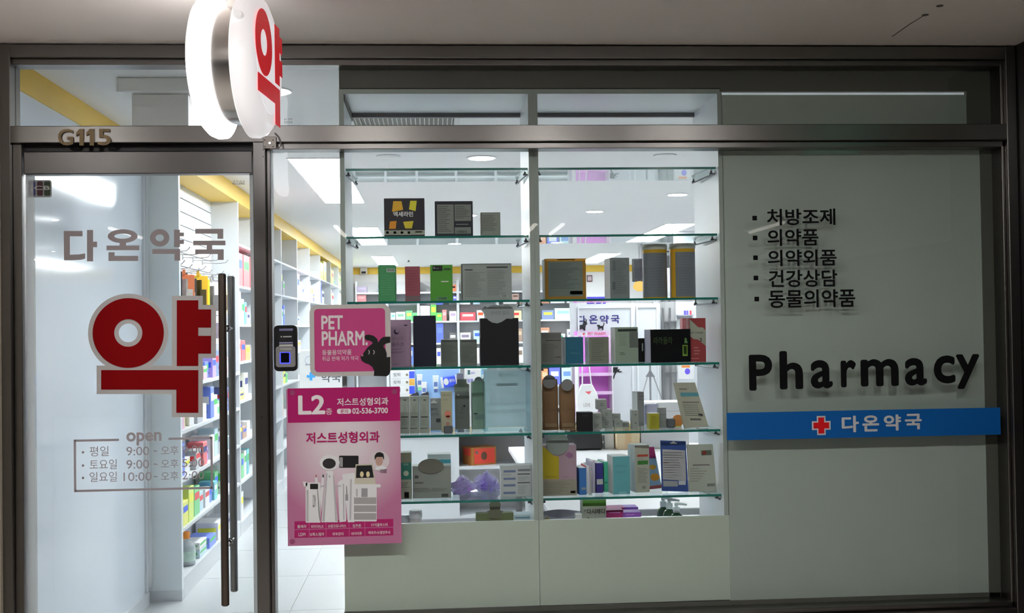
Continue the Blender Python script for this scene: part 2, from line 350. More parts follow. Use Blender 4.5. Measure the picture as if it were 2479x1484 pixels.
NAME = [[(140, 168), (402, 168), (402, 242), (226, 242), (226, 500), (360, 494), (440, 481), (440, 553), (380, 570), (250, 577), (145, 577)], [(465, 155), (550, 155), (550, 318), (605, 318), (605, 395), (550, 395), (550, 592), (465, 592)],
        [(737, 372), (920, 372), (920, 330), (1010, 330), (1010, 372), (1195, 372), (1195, 437), (737, 437)], [(765, 465), (850, 465), (850, 515), (1177, 515), (1177, 587), (765, 587)],
        [(1680, 150), (1762, 150), (1762, 190), (1818, 190), (1818, 242), (1762, 242), (1762, 292), (1818, 292), (1818, 350), (1762, 350), (1762, 392), (1680, 392)], [(1378, 420), (1765, 420), (1765, 582), (1685, 582), (1685, 488), (1378, 488)],
        [(1975, 138), (2367, 138), (2367, 277), (2285, 277), (2285, 206), (1975, 206)], [(1948, 303), (2397, 303), (2397, 368), (2212, 368), (2212, 424), (2373, 424), (2373, 573), (2290, 573), (2290, 490), (1975, 490), (1975, 424), (2135, 424), (2135, 368), (1948, 368)]]
for n_, pl in zip(('다', '다', '온', '온', '약', '약', '국', '국'), NAME): MB(DO).prism(pp(dz(pl), GY), GY-.0003, GY+.0003).build('letter_stroke', GREYVINYL, dr)
for cx_, cy_, ra, rb_, ia, ib in ((963, 241, 207, 98, 117, 36), (1480, 264, 135, 125, 59, 50)):
    c = at(130+cx_/5.765, 530+cy_/5.765, GY); k_ = (at(400, 600, GY).x-at(300, 600, GY).x)/100/5.765; s = MB(DO); vs = []; fs = []
    for i in range(48):
        t_ = 2*math.pi*i/48; vs += [(c.x+k_*ra*math.cos(t_), GY-.0005, c.z+k_*rb_*math.sin(t_)), (c.x+k_*ia*math.cos(t_), GY-.0005, c.z+k_*ib*math.sin(t_))]
    s.add(vs, [(2*i, 2*i+1, (2*i+3) % 96, (2*i+2) % 96) for i in range(48)]); s.build('letter_ring', GREYVINYL, dr)
# the big sign letter: a ring, a double-ticked stem and a corner below, with a pale border
def yak(sub, border):
    """flat outlines in pixel units of the door sign; border = how far they are grown"""
    e = border
    P = [('stem', [(428-e, 727-e), (480+e, 727-e), (480+e, 749-e), (511+e, 749-e), (511+e, 793+e), (480+e, 793+e), (480+e, 813-e), (511+e, 813-e), (511+e, 856+e), (480+e, 856+e), (480+e, 886+e), (428-e, 886+e)]),
         ('corner', [(245-e, 896-e), (480+e, 896-e), (480+e, 999+e), (427-e, 999+e), (427-e, 943+e), (245-e, 943+e)])]
    return P, (310.6, 806, 34-e, 86+e)
for nm, e, y, m in (('letter_border', 11, GY, mat(exto(150, 147, 147), .5)), ('red_letter', 0, GY-.0016, REDVINYL)):
    s = MB(DO); P, (rx, ry, r0, r1) = yak(None, e)
    if e:   # one clean outline, the stem grown less where the two ticks nearly touch
        P[0] = ('stem', [(416, 716), (491, 716), (491, 738), (523, 738), (523, 867), (491, 867), (491, 890), (416, 890)])
    for i, (_, poly) in enumerate(P): s.prism(pp(poly, y), y-.0003-.0002*i, y+.0003)
    c = at(rx, ry, y); k = (at(rx+100, ry, y).x-c.x)/100
    s.ring(c.x, c.z, r0*k, r1*k, y-.0007, y+.0003, 56); s.build(nm, m, dr)
# the pale border leaves the notch between the two ticks open to its own colour only
# opening hours
GV2 = mat(exto(132, 125, 129), .5)
wpx('open', 306, 1047, 391, 1079, GY, GV2, dr, bold=.03, off=DO)
for y, rows in ((1093, ('평일', '9:00', '9:00')), (1125, ('토요일', '9:00', '5:00')), (1155, ('일요일', '10:00', '2:00'))):
    c = at(201, y+2, GY); MB(DO).prism(disc(c.x, c.z, .0045, n=14), GY-.0003, GY+.0003).build('bullet_mark', GV2, dr)
    wpx(rows[0], 217, y-12, 217+22*len(rows[0])+(0 if len(rows[0]) > 2 else 2), y+12, GY, GV2, dr, off=DO, bold=.004)
    x1 = 367 if len(rows[1]) == 5 else 361
    wpx(rows[1], 299 if len(rows[1]) == 5 else 306, y-11, x1, y+10, GY, GV2, dr, off=DO, bold=.004)
    wpx('~', 372, y-3, 381, y+1, GY, GV2, dr, off=DO, bold=.01)
    wpx('오후', 390, y-13, 432, y+9, GY, GV2, dr, off=DO)
    wpx(rows[2], 441, y-14, 494, y+6, GY, GV2, dr, off=DO)
s = MB(DO)
def strip(s, x0, y0, x1, y1, wd):
    a = at(x0, y0, GY); b = at(x1, y1, GY); d = (b-a).normalized(); n = Vector((-d.z, 0, d.x))*wd/2
    s.prism([(a.x+n.x, a.z+n.z), (a.x-n.x, a.z-n.z), (b.x-n.x, b.z-n.z), (b.x+n.x, b.z+n.z)], GY-.0003, GY+.0003)
A, B = at(181, 1067, GY), at(513, 1181, GY)
for x0, x1, z0, z1 in ((A.x-.004, A.x+.004, B.z-.004, A.z+.004), (B.x-.004, B.x+.004, B.z-.004, A.z+.004), (A.x, B.x, B.z-.004, B.z+.004), (A.x, at(288, 1063, GY).x, A.z-.004, A.z+.004), (at(408, 1060, GY).x, B.x, A.z-.004, A.z+.004)):
    s.box(x0, x1, GY-.0003, GY+.0003, z0, z1)
s.build('hours_frame', GV2, dr)
wpx('강 화 유 리', 564, 437, 592, 441, GY, ST, dr, 'glass_stamp', .01, DO); wpx('KS L2002', 563, 442, 592, 447, GY, ST, dr, 'glass_stamp', .03, DO)
# unit number on the transom bar
nb = thing('unit_number', 'dull brass unit number G115 on the steel transom bar', 'sign', at(205, 350, -.06)); NO = tuple(nb.location)
BRASS = mat((.16, .115, .065), .4, .8, name='aged_brass')
for x in (184, 209): MB(NO).prism(pp([(x, 321), (x+8, 312), (x+18, 312), (x+18, 352), (x+8, 352), (x+8, 324), (x, 329)], -.068), -.068, -.060).build('numeral', BRASS, nb)
for ch, x0, x1 in (('G', 140, 177), ('5', 236, 268)):
    o = wpx(ch, x0, 312, x1, 352, -.068, BRASS, nb, 'numeral', .02, NO)
    so = o.modifiers.new('solid', 'SOLIDIFY'); so.thickness = .004; so.offset = -1
# steel latch plate and cable on the post
lp = thing('latch_plate', 'small dark steel lock plate with cable on the door post', 'lock plate', at(654, 360, -.06)); LO = tuple(lp.location)
a, b = at(637, 360, -.066), at(669, 331, -.066)
MB(LO).box(a.x, b.x, -.068, -.0605, a.z, b.z).build('plate', steel((.2, .18, .16), .35, 'plate_steel'), lp, bevel=.0015)
for (x, y) in ((641, 355), (661, 355), (641, 339), (661, 339)):
    c = at(x, y, -.068); MB(LO).lathe((c.x, -.0692, c.z), [(.0024, 0), (.0024, .0016)], 10, 'y').build('screw', BLACK, lp)
c = at(653, 346.5, -.069); MB(LO).lathe((c.x, -.0715, c.z), [(.0045, 0), (.006, .002), (.006, .004)], 14, 'y').build('keyhole', CHROME, lp)
MB(LO).tube([at(x, y, -.066) for x, y in ((665, 322), (674, 331), (679, 344), (681, 353), (675, 358), (668, 359))], .003, 8).build('cable', mat((.22, .2, .2), .5), lp)

# ================================================================== round lit sign hanging over the door
SGC = at(571, 160, -.80); SGC = Vector((SGC.x, -.80, SGC.z))
sg = thing('lightbox_sign', 'round white lit sign box with a red letter hanging over the door', 'sign', SGC, math.radians(-6.0))
def shell(sd):
    R = .222
    pr = [(.150, .036), (R-.012, .036), (R, .042), (R+.001, .062), (R-.006, .078), (R-.022, .092), (R-.045, .101), (R-.075, .104), (.004, .104)]
    s = MB().lathe((0, 0, 0), [(r, sd*h) for r, h in pr], 64, 'x')
    return s
shell(1).build('shell', mat((.80, .77, .785), .25, emit=SIGN_LIGHT*.72, name='lit_acrylic'), sg)
MB().lathe((.1036, 0, 0), [(.150, 0), (.150, .0006)], 56, 'x').build('face_disc', mat((.82, .80, .83), .3, emit=SIGN_LIGHT*.80, name='lit_face'), sg)
shell(-1).build('shell', lamp((1, .99, 1), SIGN_LIGHT*7, 'bright_lit_acrylic'), sg)
MB().lathe((0, 0, 0), [(.178, -.044), (.178, .044)], 48, 'x').build('steel_drum', steel((.55, .52, .5), .2, 'drum_steel', (60, 1, 1)), sg)
MB().box(-.02, .02, -.02, .02, .15, 2.62-SGC.z).build('ceiling_mount', mat((.6, .55, .5), .5), sg)
MB().lathe((.064, -.205, .103), [(.006, -.012), (.013, -.008), (.015, .0), (.015, .02)], 18, 'y').build('fixing_cap', mat((.78, .76, .76), .3, emit=.45, name='glow_cap'), sg)  # the cap is no lamp; a little glow is added to whiten it
# red letter on the right-hand face
k = .335/287.; cxx, cyy = 367.5, 863.; FX = .1048
def sface(poly): return [((x-cxx)*k, (cyy-y)*k-.012) for x, y in poly]
P, (rx, ry, r0, r1) = yak(None, 0)
s = MB()
for _, poly in P: s.prism(sface(poly), -.0006, .0006)
s.ring((rx-cxx)*k, (cyy-ry)*k-.012, r0*k, r1*k, -.0006, .0006, 48)
s.v = [(FX-y, x, z) for x, y, z in s.v]
s.build('red_letter', mat((.62, .012, .02), .35, emit=.42, name='lit_red_acrylic'), sg)

# ================================================================== things stuck on the glass
def sticker(name, label, cat, px, py):
    return thing(name, label, cat, at(px, py, 0))
# card-brand sticker in the door corner
cs = sticker('card_sticker', 'small grey sticker with blue, red and green stripes in the door corner', 'sticker', 97, 477); O = tuple(cs.location)
a, b = at(68, 478, GY), at(125, 436, GY)
MB(O).prism(rrect(a.x, a.z, b.x, b.z, .008), GY-.0008, GY).build('backing', mat(exto(110, 112, 114), .5), cs)
for (x0, x1, c) in ((71, 86, (38, 42, 82)), (90, 104, (44, 8, 20)), (107, 122, (24, 38, 20))):
    a, b = at(x0, 474, GY), at(x1, 439, GY)
    MB(O).prism(rrect(a.x, a.z, b.x, b.z, .006), GY-.0014, GY-.0006).build('stripe', mat(exto(*c), .4), cs)
wpx('JCB', 72, 450, 121, 463, GY-.002, mat(exto(140, 138, 136), .5), cs, 'lettering', .02, O)
# fingerprint reader
fr = sticker('fingerprint_reader', 'black fingerprint reader with a blue lit window beside the post', 'door reader', 692, 899); O = tuple(fr.location)
a, b = at(664, 899, -.03), at(719, 787, -.03)
MB(O).prism(rrect(a.x, a.z, b.x, b.z, .016), -.034, -.006).build('housing', BLACK, fr, bevel=.002)
a, b = at(668, 889, -.035), at(715, 838, -.035)
MB(O).prism(rrect(a.x, a.z, b.x, b.z, .010), -.036, -.034).build('grey_face', mat(exto(112, 110, 112), .35), fr)
a, b = at(675, 838, -.035), at(710, 795, -.035)
MB(O).box(a.x, b.x, -.0365, -.034, a.z, b.z).build('display_window', mat((.03, .03, .033), .08, spec=.8), fr)
for y in (815, 845): a, b = at(685, y+1.6, -.0372), at(706, y-1.6, -.0372); MB(O).box(a.x, b.x, -.0374, -.037, a.z, b.z).build('maker_mark', mat((.45, .45, .45), .5), fr); c = at(681, y, -.0372); MB(O).prism(disc(c.x, c.z, .0028, n=10), -.0374, -.037).build('logo_mark', mat((.5, .5, .5), .5), fr)
for y, h in ((797, 1.5), (800, 1), (830, 2), (836, 2.5)):
    a, b = at(676, y+h, -.0372), at(709, y-h, -.0372); MB(O).box(a.x, b.x, -.0373, -.0363, a.z, b.z).build('film_strip', mat(exto(118, 118, 150) if y < 833 else exto(165, 165, 162), .3), fr)
a, b = at(677, 881, -.037), at(703, 852, -.037)
MB(O).prism(rrect(a.x, a.z, b.x, b.z, .004), -.0372, -.036).build('blue_ring', lamp((.10, .12, 1), 1.1, 'blue_led'), fr)
a, b = at(680, 878, -.038), at(700, 854, -.038)
MB(O).prism(rrect(a.x, a.z, b.x, b.z, .002), -.0385, -.0372).build('sensor', mat((.004, .004, .008), .1, spec=.8), fr)
# square pink sticker
SX = mat(exto(160, 156, 154), .5); PK = mat(exto(160, 52, 105), .45, noise=.03, scale=20); TXT = mat(exto(186, 178, 180), .5)
ps = sticker('pet_sticker', 'square pink sticker with a black dog shape on the window', 'sticker', 849, 912); O = tuple(ps.location); Y0 = GY
a, b = at(751, 912, Y0), at(945, 736, Y0)
MB(O).prism(rrect(a.x, a.z, b.x, b.z, .03), Y0-.001, Y0).build('backing', SX, ps)
a, b = at(762, 901, Y0), at(932, 746, Y0)
MB(O).prism(rrect(a.x, a.z, b.x, b.z, .014), Y0-.0016, Y0-.0009).build('pink_panel', PK, ps)
wpx('PET', 778, 764, 830, 798, Y0-.0022, TXT, ps, 'lettering', .03, O); wpx('PHARM.', 779, 802, 890, 838, Y0-.0022, TXT, ps, 'lettering', .03, O)
wpx('동물용의약품', 780, 847, 851, 860, Y0-.0022, TXT, ps, 'lettering', .008, O); wpx('취급 판매 허가 약국', 780, 863, 868, 874, Y0-.0022, TXT, ps, 'lettering', .004, O)
# a generic dog silhouette: head, snout, two ears and neck in one outline
dog = [(905, 910), (906, 898), (901, 888), (893, 882), (884, 879), (876, 874), (873, 866), (873, 860), (879, 856), (884, 849), (889, 842), (896, 836), (902, 832), (901, 828), (896, 825), (886, 823), (882, 817), (885, 811), (894, 810), (905, 813), (913, 820), (916, 829), (920, 822), (927, 816), (936, 815), (945, 815), (945, 829), (936, 831), (930, 834), (928, 839), (933, 846), (936, 855), (936, 865), (945, 864), (945, 900), (942, 907), (936, 911)]
MB(O).prism(pp(dog, Y0), Y0-.0030, Y0-.0022).build('dog_shape', mat((.003, .003, .003), .5), ps)
for ex in (893, 905):
    pts = [(ex+5*math.cos(t)-3, 852.5+6*math.sin(t)) for t in [math.radians(v) for v in range(-65, 66, 13)]]+[(ex+3.4*math.cos(t)-3, 852.5+5*math.sin(t)) for t in [math.radians(v) for v in range(65, -66, -13)]]
    MB(O).prism(pp(pts, Y0), Y0-.0036, Y0-.0029).build('eye_mark', TXT, ps)
c = at(877, 860, Y0); MB(O).prism(disc(c.x, c.z, .0045, n=12), Y0-.0036, Y0-.0029).build('nose_mark', mat(exto(150, 90, 110), .5), ps)
# clinic poster
po2 = sticker('clinic_poster', 'tall pink clinic poster with white machines taped to the window', 'poster', 833, 1322); O = tuple(po2.location)
DP = mat(exto(150, 24, 88), .3, spec=.5); LPK = mat((.5, .25, .35), .35, spec=.501, name='poster_print')
_nt = LPK.node_tree; _t = _nt.nodes.new('ShaderNodeTexCoord'); _mp = _nt.nodes.new('ShaderNodeMapping'); _g = _nt.nodes.new('ShaderNodeTexGradient'); _g.gradient_type = 'SPHERICAL'; _r = _nt.nodes.new('ShaderNodeValToRGB')
_mp.inputs['Location'].default_value = (0, 0, -1.30); _mp.inputs['Scale'].default_value = (3.6, 0, 3.3)     # printed fade, centred on the machines
_r.color_ramp.elements[0].color = (*exto(158, 96, 128), 1); _r.color_ramp.elements[1].color = (*exto(190, 180, 186), 1); _r.color_ramp.elements[1].position = .75
_nt.links.new(_t.outputs['Object'], _mp.inputs[0]); _nt.links.new(_mp.outputs[0], _g.inputs[0]); _nt.links.new(_g.outputs['Fac'], _r.inputs[0]); _nt.links.new(_r.outputs[0], _nt.nodes['Principled BSDF'].inputs['Base Color'])
a, b = at(697, 1322, Y0), at(968, 938, Y0)
MB(O).box(a.x, b.x, Y0-.0008, Y0, a.z, b.z).build('sheet', LPK, po2)
PX = lambda s, x0, y0, x1, y1, dy=0: s.box(at(x0, y1, Y0).x, at(x1, y0, Y0).x, Y0-.0013-dy, Y0-.0007-dy, at((x0+x1)/2, y1, Y0).z, at((x0+x1)/2, y0, Y0).z)
PX(MB(O), 697, 938, 968, 1021).build('dark_header', DP, po2)
GL = mat(exto(196, 190, 192), .45); wh = mat(exto(192, 192, 194), .4); gm = mat(exto(128, 128, 130), .4); bk = mat((.02, .02, .022), .3); DKP = mat(exto(150, 18, 84), .4)
def T(t, x0, y0, x1, y1, m=GL, bd=.02, dy=.0022): wpx(t, x0, y0, x1, y1, Y0-dy, m, po2, 'lettering', bd, O)
T('L2', 722, 957, 787, 1004, bd=.03); T('층', 789, 988, 804, 1004, bd=.005); T('저스트성형외과', 816, 964, 940, 983); T('02-536-3700', 853, 988, 939, 1002, bd=.03)
a, b = at(816, 1002, Y0), at(850, 989, Y0); MB(O).prism(rrect(a.x, a.z, b.x, b.z, .008), Y0-.0018, Y0-.0013).build('pill_mark', GL, po2); T('문의', 824, 991, 842, 1001, DKP, .01, .0026)
T('저스트성형외과', 741, 1047, 919, 1075, DKP, .03)
for r in range(2):
    PX(MB(O), 713, 1262+r*21-3, 952, 1281+r*21-3).build('price_row', DP, po2)
for t, x0, x1, y in (('튤페라', 720, 742, 1275), ('피미지FLX', 753, 783, 1275), ('슈링크유니버스', 794, 838, 1274), ('킴주란', 854, 874, 1273), ('VT리들부스터', 898, 938, 1271), ('LDM', 723, 739, 1294), ('보톡스/필러', 750, 784, 1294), ('피부관리', 805, 831, 1293), ('바이리쥬', 851, 876, 1292), ('백옥주사/영양주사', 892, 945, 1290)):
    T(t, x0, y-4, x1, y+4, GL, .01)
for x in (748, 789, 845, 883): PX(MB(O), x, 1260, x+.8, 1300, .0006).build('column_line', mat(exto(180, 90, 130), .5), po2)
def PR(name, poly, m, dy=.0022): MB(O).prism(pp(poly, Y0), Y0-dy-.0004, Y0-dy+.0003).build(name, m, po2)
def RR(x0, y0, x1, y1, r): return [(p, q) for p, q in rrect(x0, y0, x1, y1, r)]
PR('machine_print', RR(740, 1168, 776, 1265, 2), wh, .0016); PR('machine_print', [(733, 1166), (744, 1166), (744, 1176), (736, 1178)], wh, .0016); PR('machine_print', RR(751, 1171, 770, 1184, 1), bk)
wpx('LDM', 757, 1198, 764, 1228, Y0-.0024, gm, po2, 'lettering', .02, O)
PR('machine_print', [(763, 1148), (768, 1148), (770, 1180), (775, 1262), (768, 1262), (763, 1190)], wh, .002); PR('machine_print', [(780, 1148), (785, 1148), (784, 1180), (779, 1240), (775, 1200)], wh, .002)
PR('machine_print', [(790, 1140), (806, 1140), (810, 1185), (818, 1264), (778, 1264), (785, 1190)], wh, .0018); PR('machine_print', disc(798, 1120, 24, 19), wh, .002); PR('screen_print', disc(797, 1122, 16, 12.5), mat((.04, .04, .042), .25))
PR('machine_print', [(818, 1168), (828, 1160), (836, 1172), (838, 1262), (822, 1264)], wh, .0017); PR('machine_print', [(828, 1148), (858, 1144), (862, 1160), (858, 1264), (842, 1264), (834, 1180)], wh, .0016)
PR('screen_print', RR(821, 1103, 868, 1132, 2), bk, .0019); PR('machine_print', RR(822, 1107, 830, 1130, 1), gm, .0023)
PR('machine_print', RR(838, 1168, 845, 1200, 3), wh, .0026); PR('machine_print', RR(836, 1196, 843, 1212, 2), gm, .0026)
PR('machine_print', [(861, 1124), (902, 1122), (910, 1172), (858, 1174)], mat(exto(170, 165, 150), .4), .002); PR('screen_print', [(863, 1127), (900, 1126), (905, 1156), (862, 1157)], bk, .0024)
for x in (876, 891): PR('face_print', disc(x, 1148, 4.5, 7), mat(exto(190, 178, 140), .5), .0028)
PR('machine_print', RR(848, 1172, 922, 1180, 3), wh, .0026); PR('machine_print', RR(858, 1180, 912, 1262, 2), wh, .0019); PR('machine_print', RR(875, 1182, 890, 1203, 1), gm, .0024)
lg = mat(exto(158, 156, 160), .45)
for pl in ([(786, 1190), (790, 1145), (793, 1145), (790, 1192), (786, 1262), (780, 1262)], [(806, 1150), (808, 1150), (812, 1190), (816, 1262), (812, 1262), (808, 1190)], [(796, 1150), (800, 1150), (800, 1156), (796, 1156)], [(742, 1186), (747, 1186), (747, 1262), (742, 1262)], [(830, 1170), (833, 1172), (834, 1258), (831, 1258)], [(848, 1160), (852, 1160), (850, 1258), (846, 1258)], [(862, 1183), (866, 1183), (866, 1202), (862, 1202)], [(776, 1176), (788, 1174), (788, 1177), (776, 1180)], [(812, 1176), (826, 1174), (826, 1177), (812, 1179)]): PR('machine_shade_print', pl, lg, .0028)
PR('tube_print', [(768, 1185), (770, 1185), (774, 1235), (776, 1258), (774, 1262), (771, 1240)], gm, .0029); PR('tube_print', [(838, 1176), (840, 1176), (842, 1200), (838, 1200)], gm, .0029); PR('handle_print', disc(765.5, 1152, 2.2, 4, 10), mat(exto(150, 90, 90), .5), .0029); PR('handle_print', disc(782.5, 1152, 2.2, 4, 10), mat(exto(60, 60, 64), .5), .0029)
for i in range(3): PR('drawer_print', RR(857, 1204+i*19, 911, 1220+i*19, 1), mat(exto(140, 138, 138), .45), .0023)
PR('portrait_print', disc(918, 1115, 24.5, 24), mat(exto(182, 172, 176), .45), .0018)
PR('portrait_print', [(908, 1138), (910, 1131), (918, 1127), (927, 1127), (937, 1133), (932, 1136), (922, 1139)], wh, .0021)
PR('portrait_print', disc(918, 1115, 9, 13), mat(exto(160, 128, 116), .5), .0024); PR('portrait_print', [(907, 1114), (907, 1103), (912, 1096), (920, 1094), (928, 1098), (930, 1106), (929, 1114), (926, 1106), (912, 1106)], mat((.01, .01, .01), .5), .0028)
for y in (1138, 1143): T('대표원장', 920, y-2, 936, y+2, mat(exto(70, 45, 70), .5), .02, .003)
for (x, y) in ((708, 951), (708, 1311), (955, 948)):
    c = at(x, y, Y0); MB(O).prism(disc(c.x, c.z, .010, n=18), Y0-.0020, Y0-.0013).build('tape_dot', mat(exto(130, 60, 95), .25, spec=.6), po2)

CABW = mat((.86, .885, .915), .3, noise=.015, scale=4, name='bright_white_laminate')
# ================================================================== window display cabinets
DY0, DY1 = .060, .49
ZS = [None]+[at(1060, y, .09).z for y in (407, 571, 728, 888, 1053, 1213)]
LIP = at(1200, 1262, .06).z; DECK = LIP-.075; ZB = at(1060, 1473, .06).z; ZT = at(1200, 216, .06).z
EDGEGREY = mat((.41, .46, .43), .5, noise=.02, scale=8, name='grey_laminate_edge')
BASEW = mat((.56, .625, .55), .45, noise=.02, scale=4, name='pale_base_panel')
X0, XM, X1 = at(826, 700, .06).x, at(1296, 700, .06).x, at(1755, 700, .06).x
def cabinet(name, label, xa, xb):
    c = thing(name, label, 'cabinet', ((xa+xb)/2, (DY0+DY1)/2, ZB)); O = tuple(c.location); t = .017
    for u, v in ((xa, xa+t), (xb-t, xb)):
        MB(O).box(u, v, DY0, DY1, ZB, ZT).build('side_panel', CABW, c)
        MB(O).box(u-.0002 if u == xa else u-.001, v+.001 if u == xa else v+.0002, DY0-.002, DY0, LIP+.0006, ZT).build('front_edge', EDGEGREY, c)
    MB(O).box(xa+t, xb-t, DY0, DY1, ZT-.018, ZT).build('top_panel', CABW, c)
    MB(O).box(xa+t, xb-t, DY0-.002, DY0, ZT-.018, ZT).build('front_edge', EDGEGREY, c)
    MB(O).box(xa+t, xb-t, DY0, DY1, DECK-.02, DECK).build('deck', CABW, c)
    MB(O).box(xa+t+.0002, xb-t-.0002, DY0, DY0+.015, ZB, LIP).build('base_board', CABW, c)
    MB(O).box(xa+.0008, xb-.0008, DY0-.004, DY0-.0002, ZB, LIP).build('base_panel', BASEW, c)
    MB(O).box(xa+t, xb-t, DY1-.03, DY1-.01, ZT-.036, ZT-.018).build('sliding_track', mat((.14, .13, .14), .4, .5), c)
    MB(O).box(xa+t, xb-t, DY1-.03, DY1-.01, DECK, DECK+.006).build('sliding_track', CABW, c)
    for k in range(1, 7):
        z = ZS[k]
        g = MB(O).box(xa+t+.003, xb-t-.003, .094, .44, z-.009, z-.0005).build('glass_shelf', SHELFGLASS, c)
        MB(O).box(xa+t+.003, xb-t-.003, .0905, .094, z-.009, z-.0003).build('edge_strip', EDGE, g)
        for u, sd in ((xa+t, 1), (xb-t, -1)):
            s = MB(O).tube([(u+sd*.004, .115, z-.024), (u+sd*.024, .415, z-.024)], .0032, 6)
            for q, yy in ((.010, .14), (.022, .40)): s.lathe((u+sd*q, yy, z-.024), [(.008, 0), (.008, .006), (.004, .008), (.004, .0145)], 10)
            s.build('bracket', mat((.12, .12, .13), .35, .6), c)
    return c
cabinet('display_cabinet', 'white display cabinet with glass shelves behind the pink stickers', X0, XM-.0005)
cabinet('display_cabinet', 'white display cabinet with glass shelves beside the plain right panel', XM+.0005, X1)

# ------------------------------------------------------------------ cartons
WHEDGE = (.74, .75, .76)
def carton(name, label, cat, wd, dp, ht, loc, rz=0., col=(.5, .5, .5), prints=(), rough=.5, tilt=0., group=None, bevel=.0012, parent=None, roll=0.):
    """a box standing on its base; its front looks towards -y. prints: (part name, kind, (x0, z0, x1, z1) in metres from the base centre, colour, ...)"""
    root = MB().box(-wd/2, wd/2, -dp/2, dp/2, 0, ht).build(name, mat(col, rough), parent, bevel=bevel)
    root.location = loc; root.rotation_euler = (tilt, roll, rz); tag(root, label, cat, group)
    for pr in prints:
        nm, kind, (a, b, c, d), pc = pr[:4]; f = -dp/2; ex = pr[4] if len(pr) > 4 else None
        m = mat(pc, rough) if not isinstance(pc, bpy.types.Material) else pc
        lift = .0006 if kind == 'panel' else .0010
        if kind == 'panel': MB().box(a, c, f-lift, f+.0003, b, d).build(nm, m, root)
        elif kind == 'poly': MB().prism(ex, f-.0008, f+.0003).build(nm, m, root)
        elif kind == 'text': writing(ex, a, b, c, d, f-.0013, m, root, nm, pr[5] if len(pr) > 5 else .01)
        elif kind == 'lines':
            s = MB(); n = ex
            for i in range(n):
                z = d-(d-b)*(i+.5)/n; L = random.uniform(.55, 1)*(c-a)
                s.box(a, a+L, f-lift, f+.0003, z-(d-b)/n*.22, z+(d-b)/n*.22)
            s.build(nm, m, root)
        elif kind == 'bars':
            s = MB(); n = 14
            for i in range(n):
                x = a+(c-a)*(i+.2)/n; s.box(x, x+(c-a)/n*random.uniform(.3, .75), f-.0012, f+.0003, b, d)
            s.build(nm, m, root)
        elif kind == 'left':   # whole left side
            MB().box(-wd/2-.0006, -wd/2+.0003, -dp/2+.001, dp/2-.001, .001, ht-.001).build(nm, m, root)
        elif kind == 'top':
            MB().box(-wd/2+.001, wd/2-.001, -dp/2+.001, dp/2-.001, ht-.0003, ht+.0006).build(nm, m, root)
    return root
def shelf_box(k, label, px0, px1, pyt, Y, dp, col, prints=(), name='carton', cat='box', rz=0., **kw):
    """a carton on glass shelf k (0 = cabinet deck); prints are given in pixels of its front"""
    zb = DECK if k == 0 else ZS[k]
    ym = (pyt+790)/2; mid = (px0+px1)/2
    zt = at(mid, pyt, Y).z; yc = 60 + pyt
    x0, x1 = at(px0, yc, Y).x, at(px1, yc, Y).x; cx = (x0+x1)/2
    if kw.get('tilt'): pass
    pr = []
    for p in prints:
        nm, kind, r, c = p[:4]; rest = list(p[4:])
        if r is None: q = (0, 0, 0, 0)
        else:
            a = at(r[0], r[3], Y); b = at(r[2], r[1], Y); q = (max(a.x-cx, -(x1-x0)/2+.0005), max(a.z-zb, .0008), min(b.x-cx, (x1-x0)/2-.0005), min(b.z-zb, zt-zb-.0008))
        if kind == 'poly': rest[0] = [(at(x, y, Y).x-cx, at(x, y, Y).z-zb) for x, y in rest[0]]
        pr.append((nm, kind, q, ext(*c) if isinstance(c, tuple) else c, *rest))
    return carton(name, label, cat, x1-x0, dp, zt-zb, (cx, Y+dp/2, zb), rz, ext(*col), pr, **kw)
Wt = mat(WHEDGE, .5)
def L(x0, y0, x1, y1, n, c=(80, 82, 80)): return ('fine_print', 'lines', (x0, y0, x1, y1), c, n)
def PN(x0, y0, x1, y1, c, nm='printed_panel'): return (nm, 'panel', (x0, y0, x1, y1), c)
def TX(t, x0, y0, x1, y1, c, bd=.01): return ('lettering', 'text', (x0, y0, x1, y1), c, t, bd)
def BC(x0, y0, x1, y1, c=(30, 30, 30)): return ('barcode', 'bars', (x0, y0, x1, y1), c)
LS = ('side_face', 'left', None, Wt); TP = ('top_face', 'top', None, Wt)  # white left and top faces; on some cartons they paint in shop light
def PG(poly, c, nm='printed_shape'): return (nm, 'poly', None, c, poly)

# second shelf
shelf_box(2, 'black carton with orange and yellow letter shape on the top stocked shelf', 930, 1028, 480, .15, .09, (26, 23, 31), [
    PG([(952, 487), (972, 487), (976, 508), (949, 513)], (205, 130, 30)), PG([(993, 486), (1009, 486), (1006, 511), (990, 507)], (205, 165, 40)),
    PG([(944, 536), (960, 535), (958, 554), (942, 554)], (200, 110, 25)), PG([(976, 537), (1001, 535), (997, 553), (981, 553)], (195, 155, 40)),
    TX('엑세라민', 952, 512, 1000, 525, (215, 215, 220), .03), PN(930, 557, 1028, 569, (120, 122, 112)),
    PN(935, 560, 941, 566, (70, 70, 66), 'icon'), PN(953, 560, 959, 566, (70, 60, 56), 'icon'), PN(970, 560, 976, 566, (60, 60, 58), 'icon'), PN(987, 560, 993, 566, (70, 66, 60), 'icon'), PN(1005, 560, 1022, 563, (60, 60, 58), 'icon')])
shelf_box(2, 'dark navy carton with three grey text panels on the top stocked shelf', 1053, 1145, 487, .15, .08, (22, 24, 34), [
    PN(1059, 495, 1098, 566, (98, 102, 98)), PN(1101, 495, 1140, 535, (98, 102, 98)), PN(1101, 550, 1140, 566, (98, 102, 98)), L(1061, 498, 1096, 562, 14, (70, 74, 70)), L(1103, 498, 1138, 530, 8, (66, 70, 68)), L(1104, 541, 1136, 545, 1, (110, 110, 110)), BC(1106, 558, 1130, 564)])
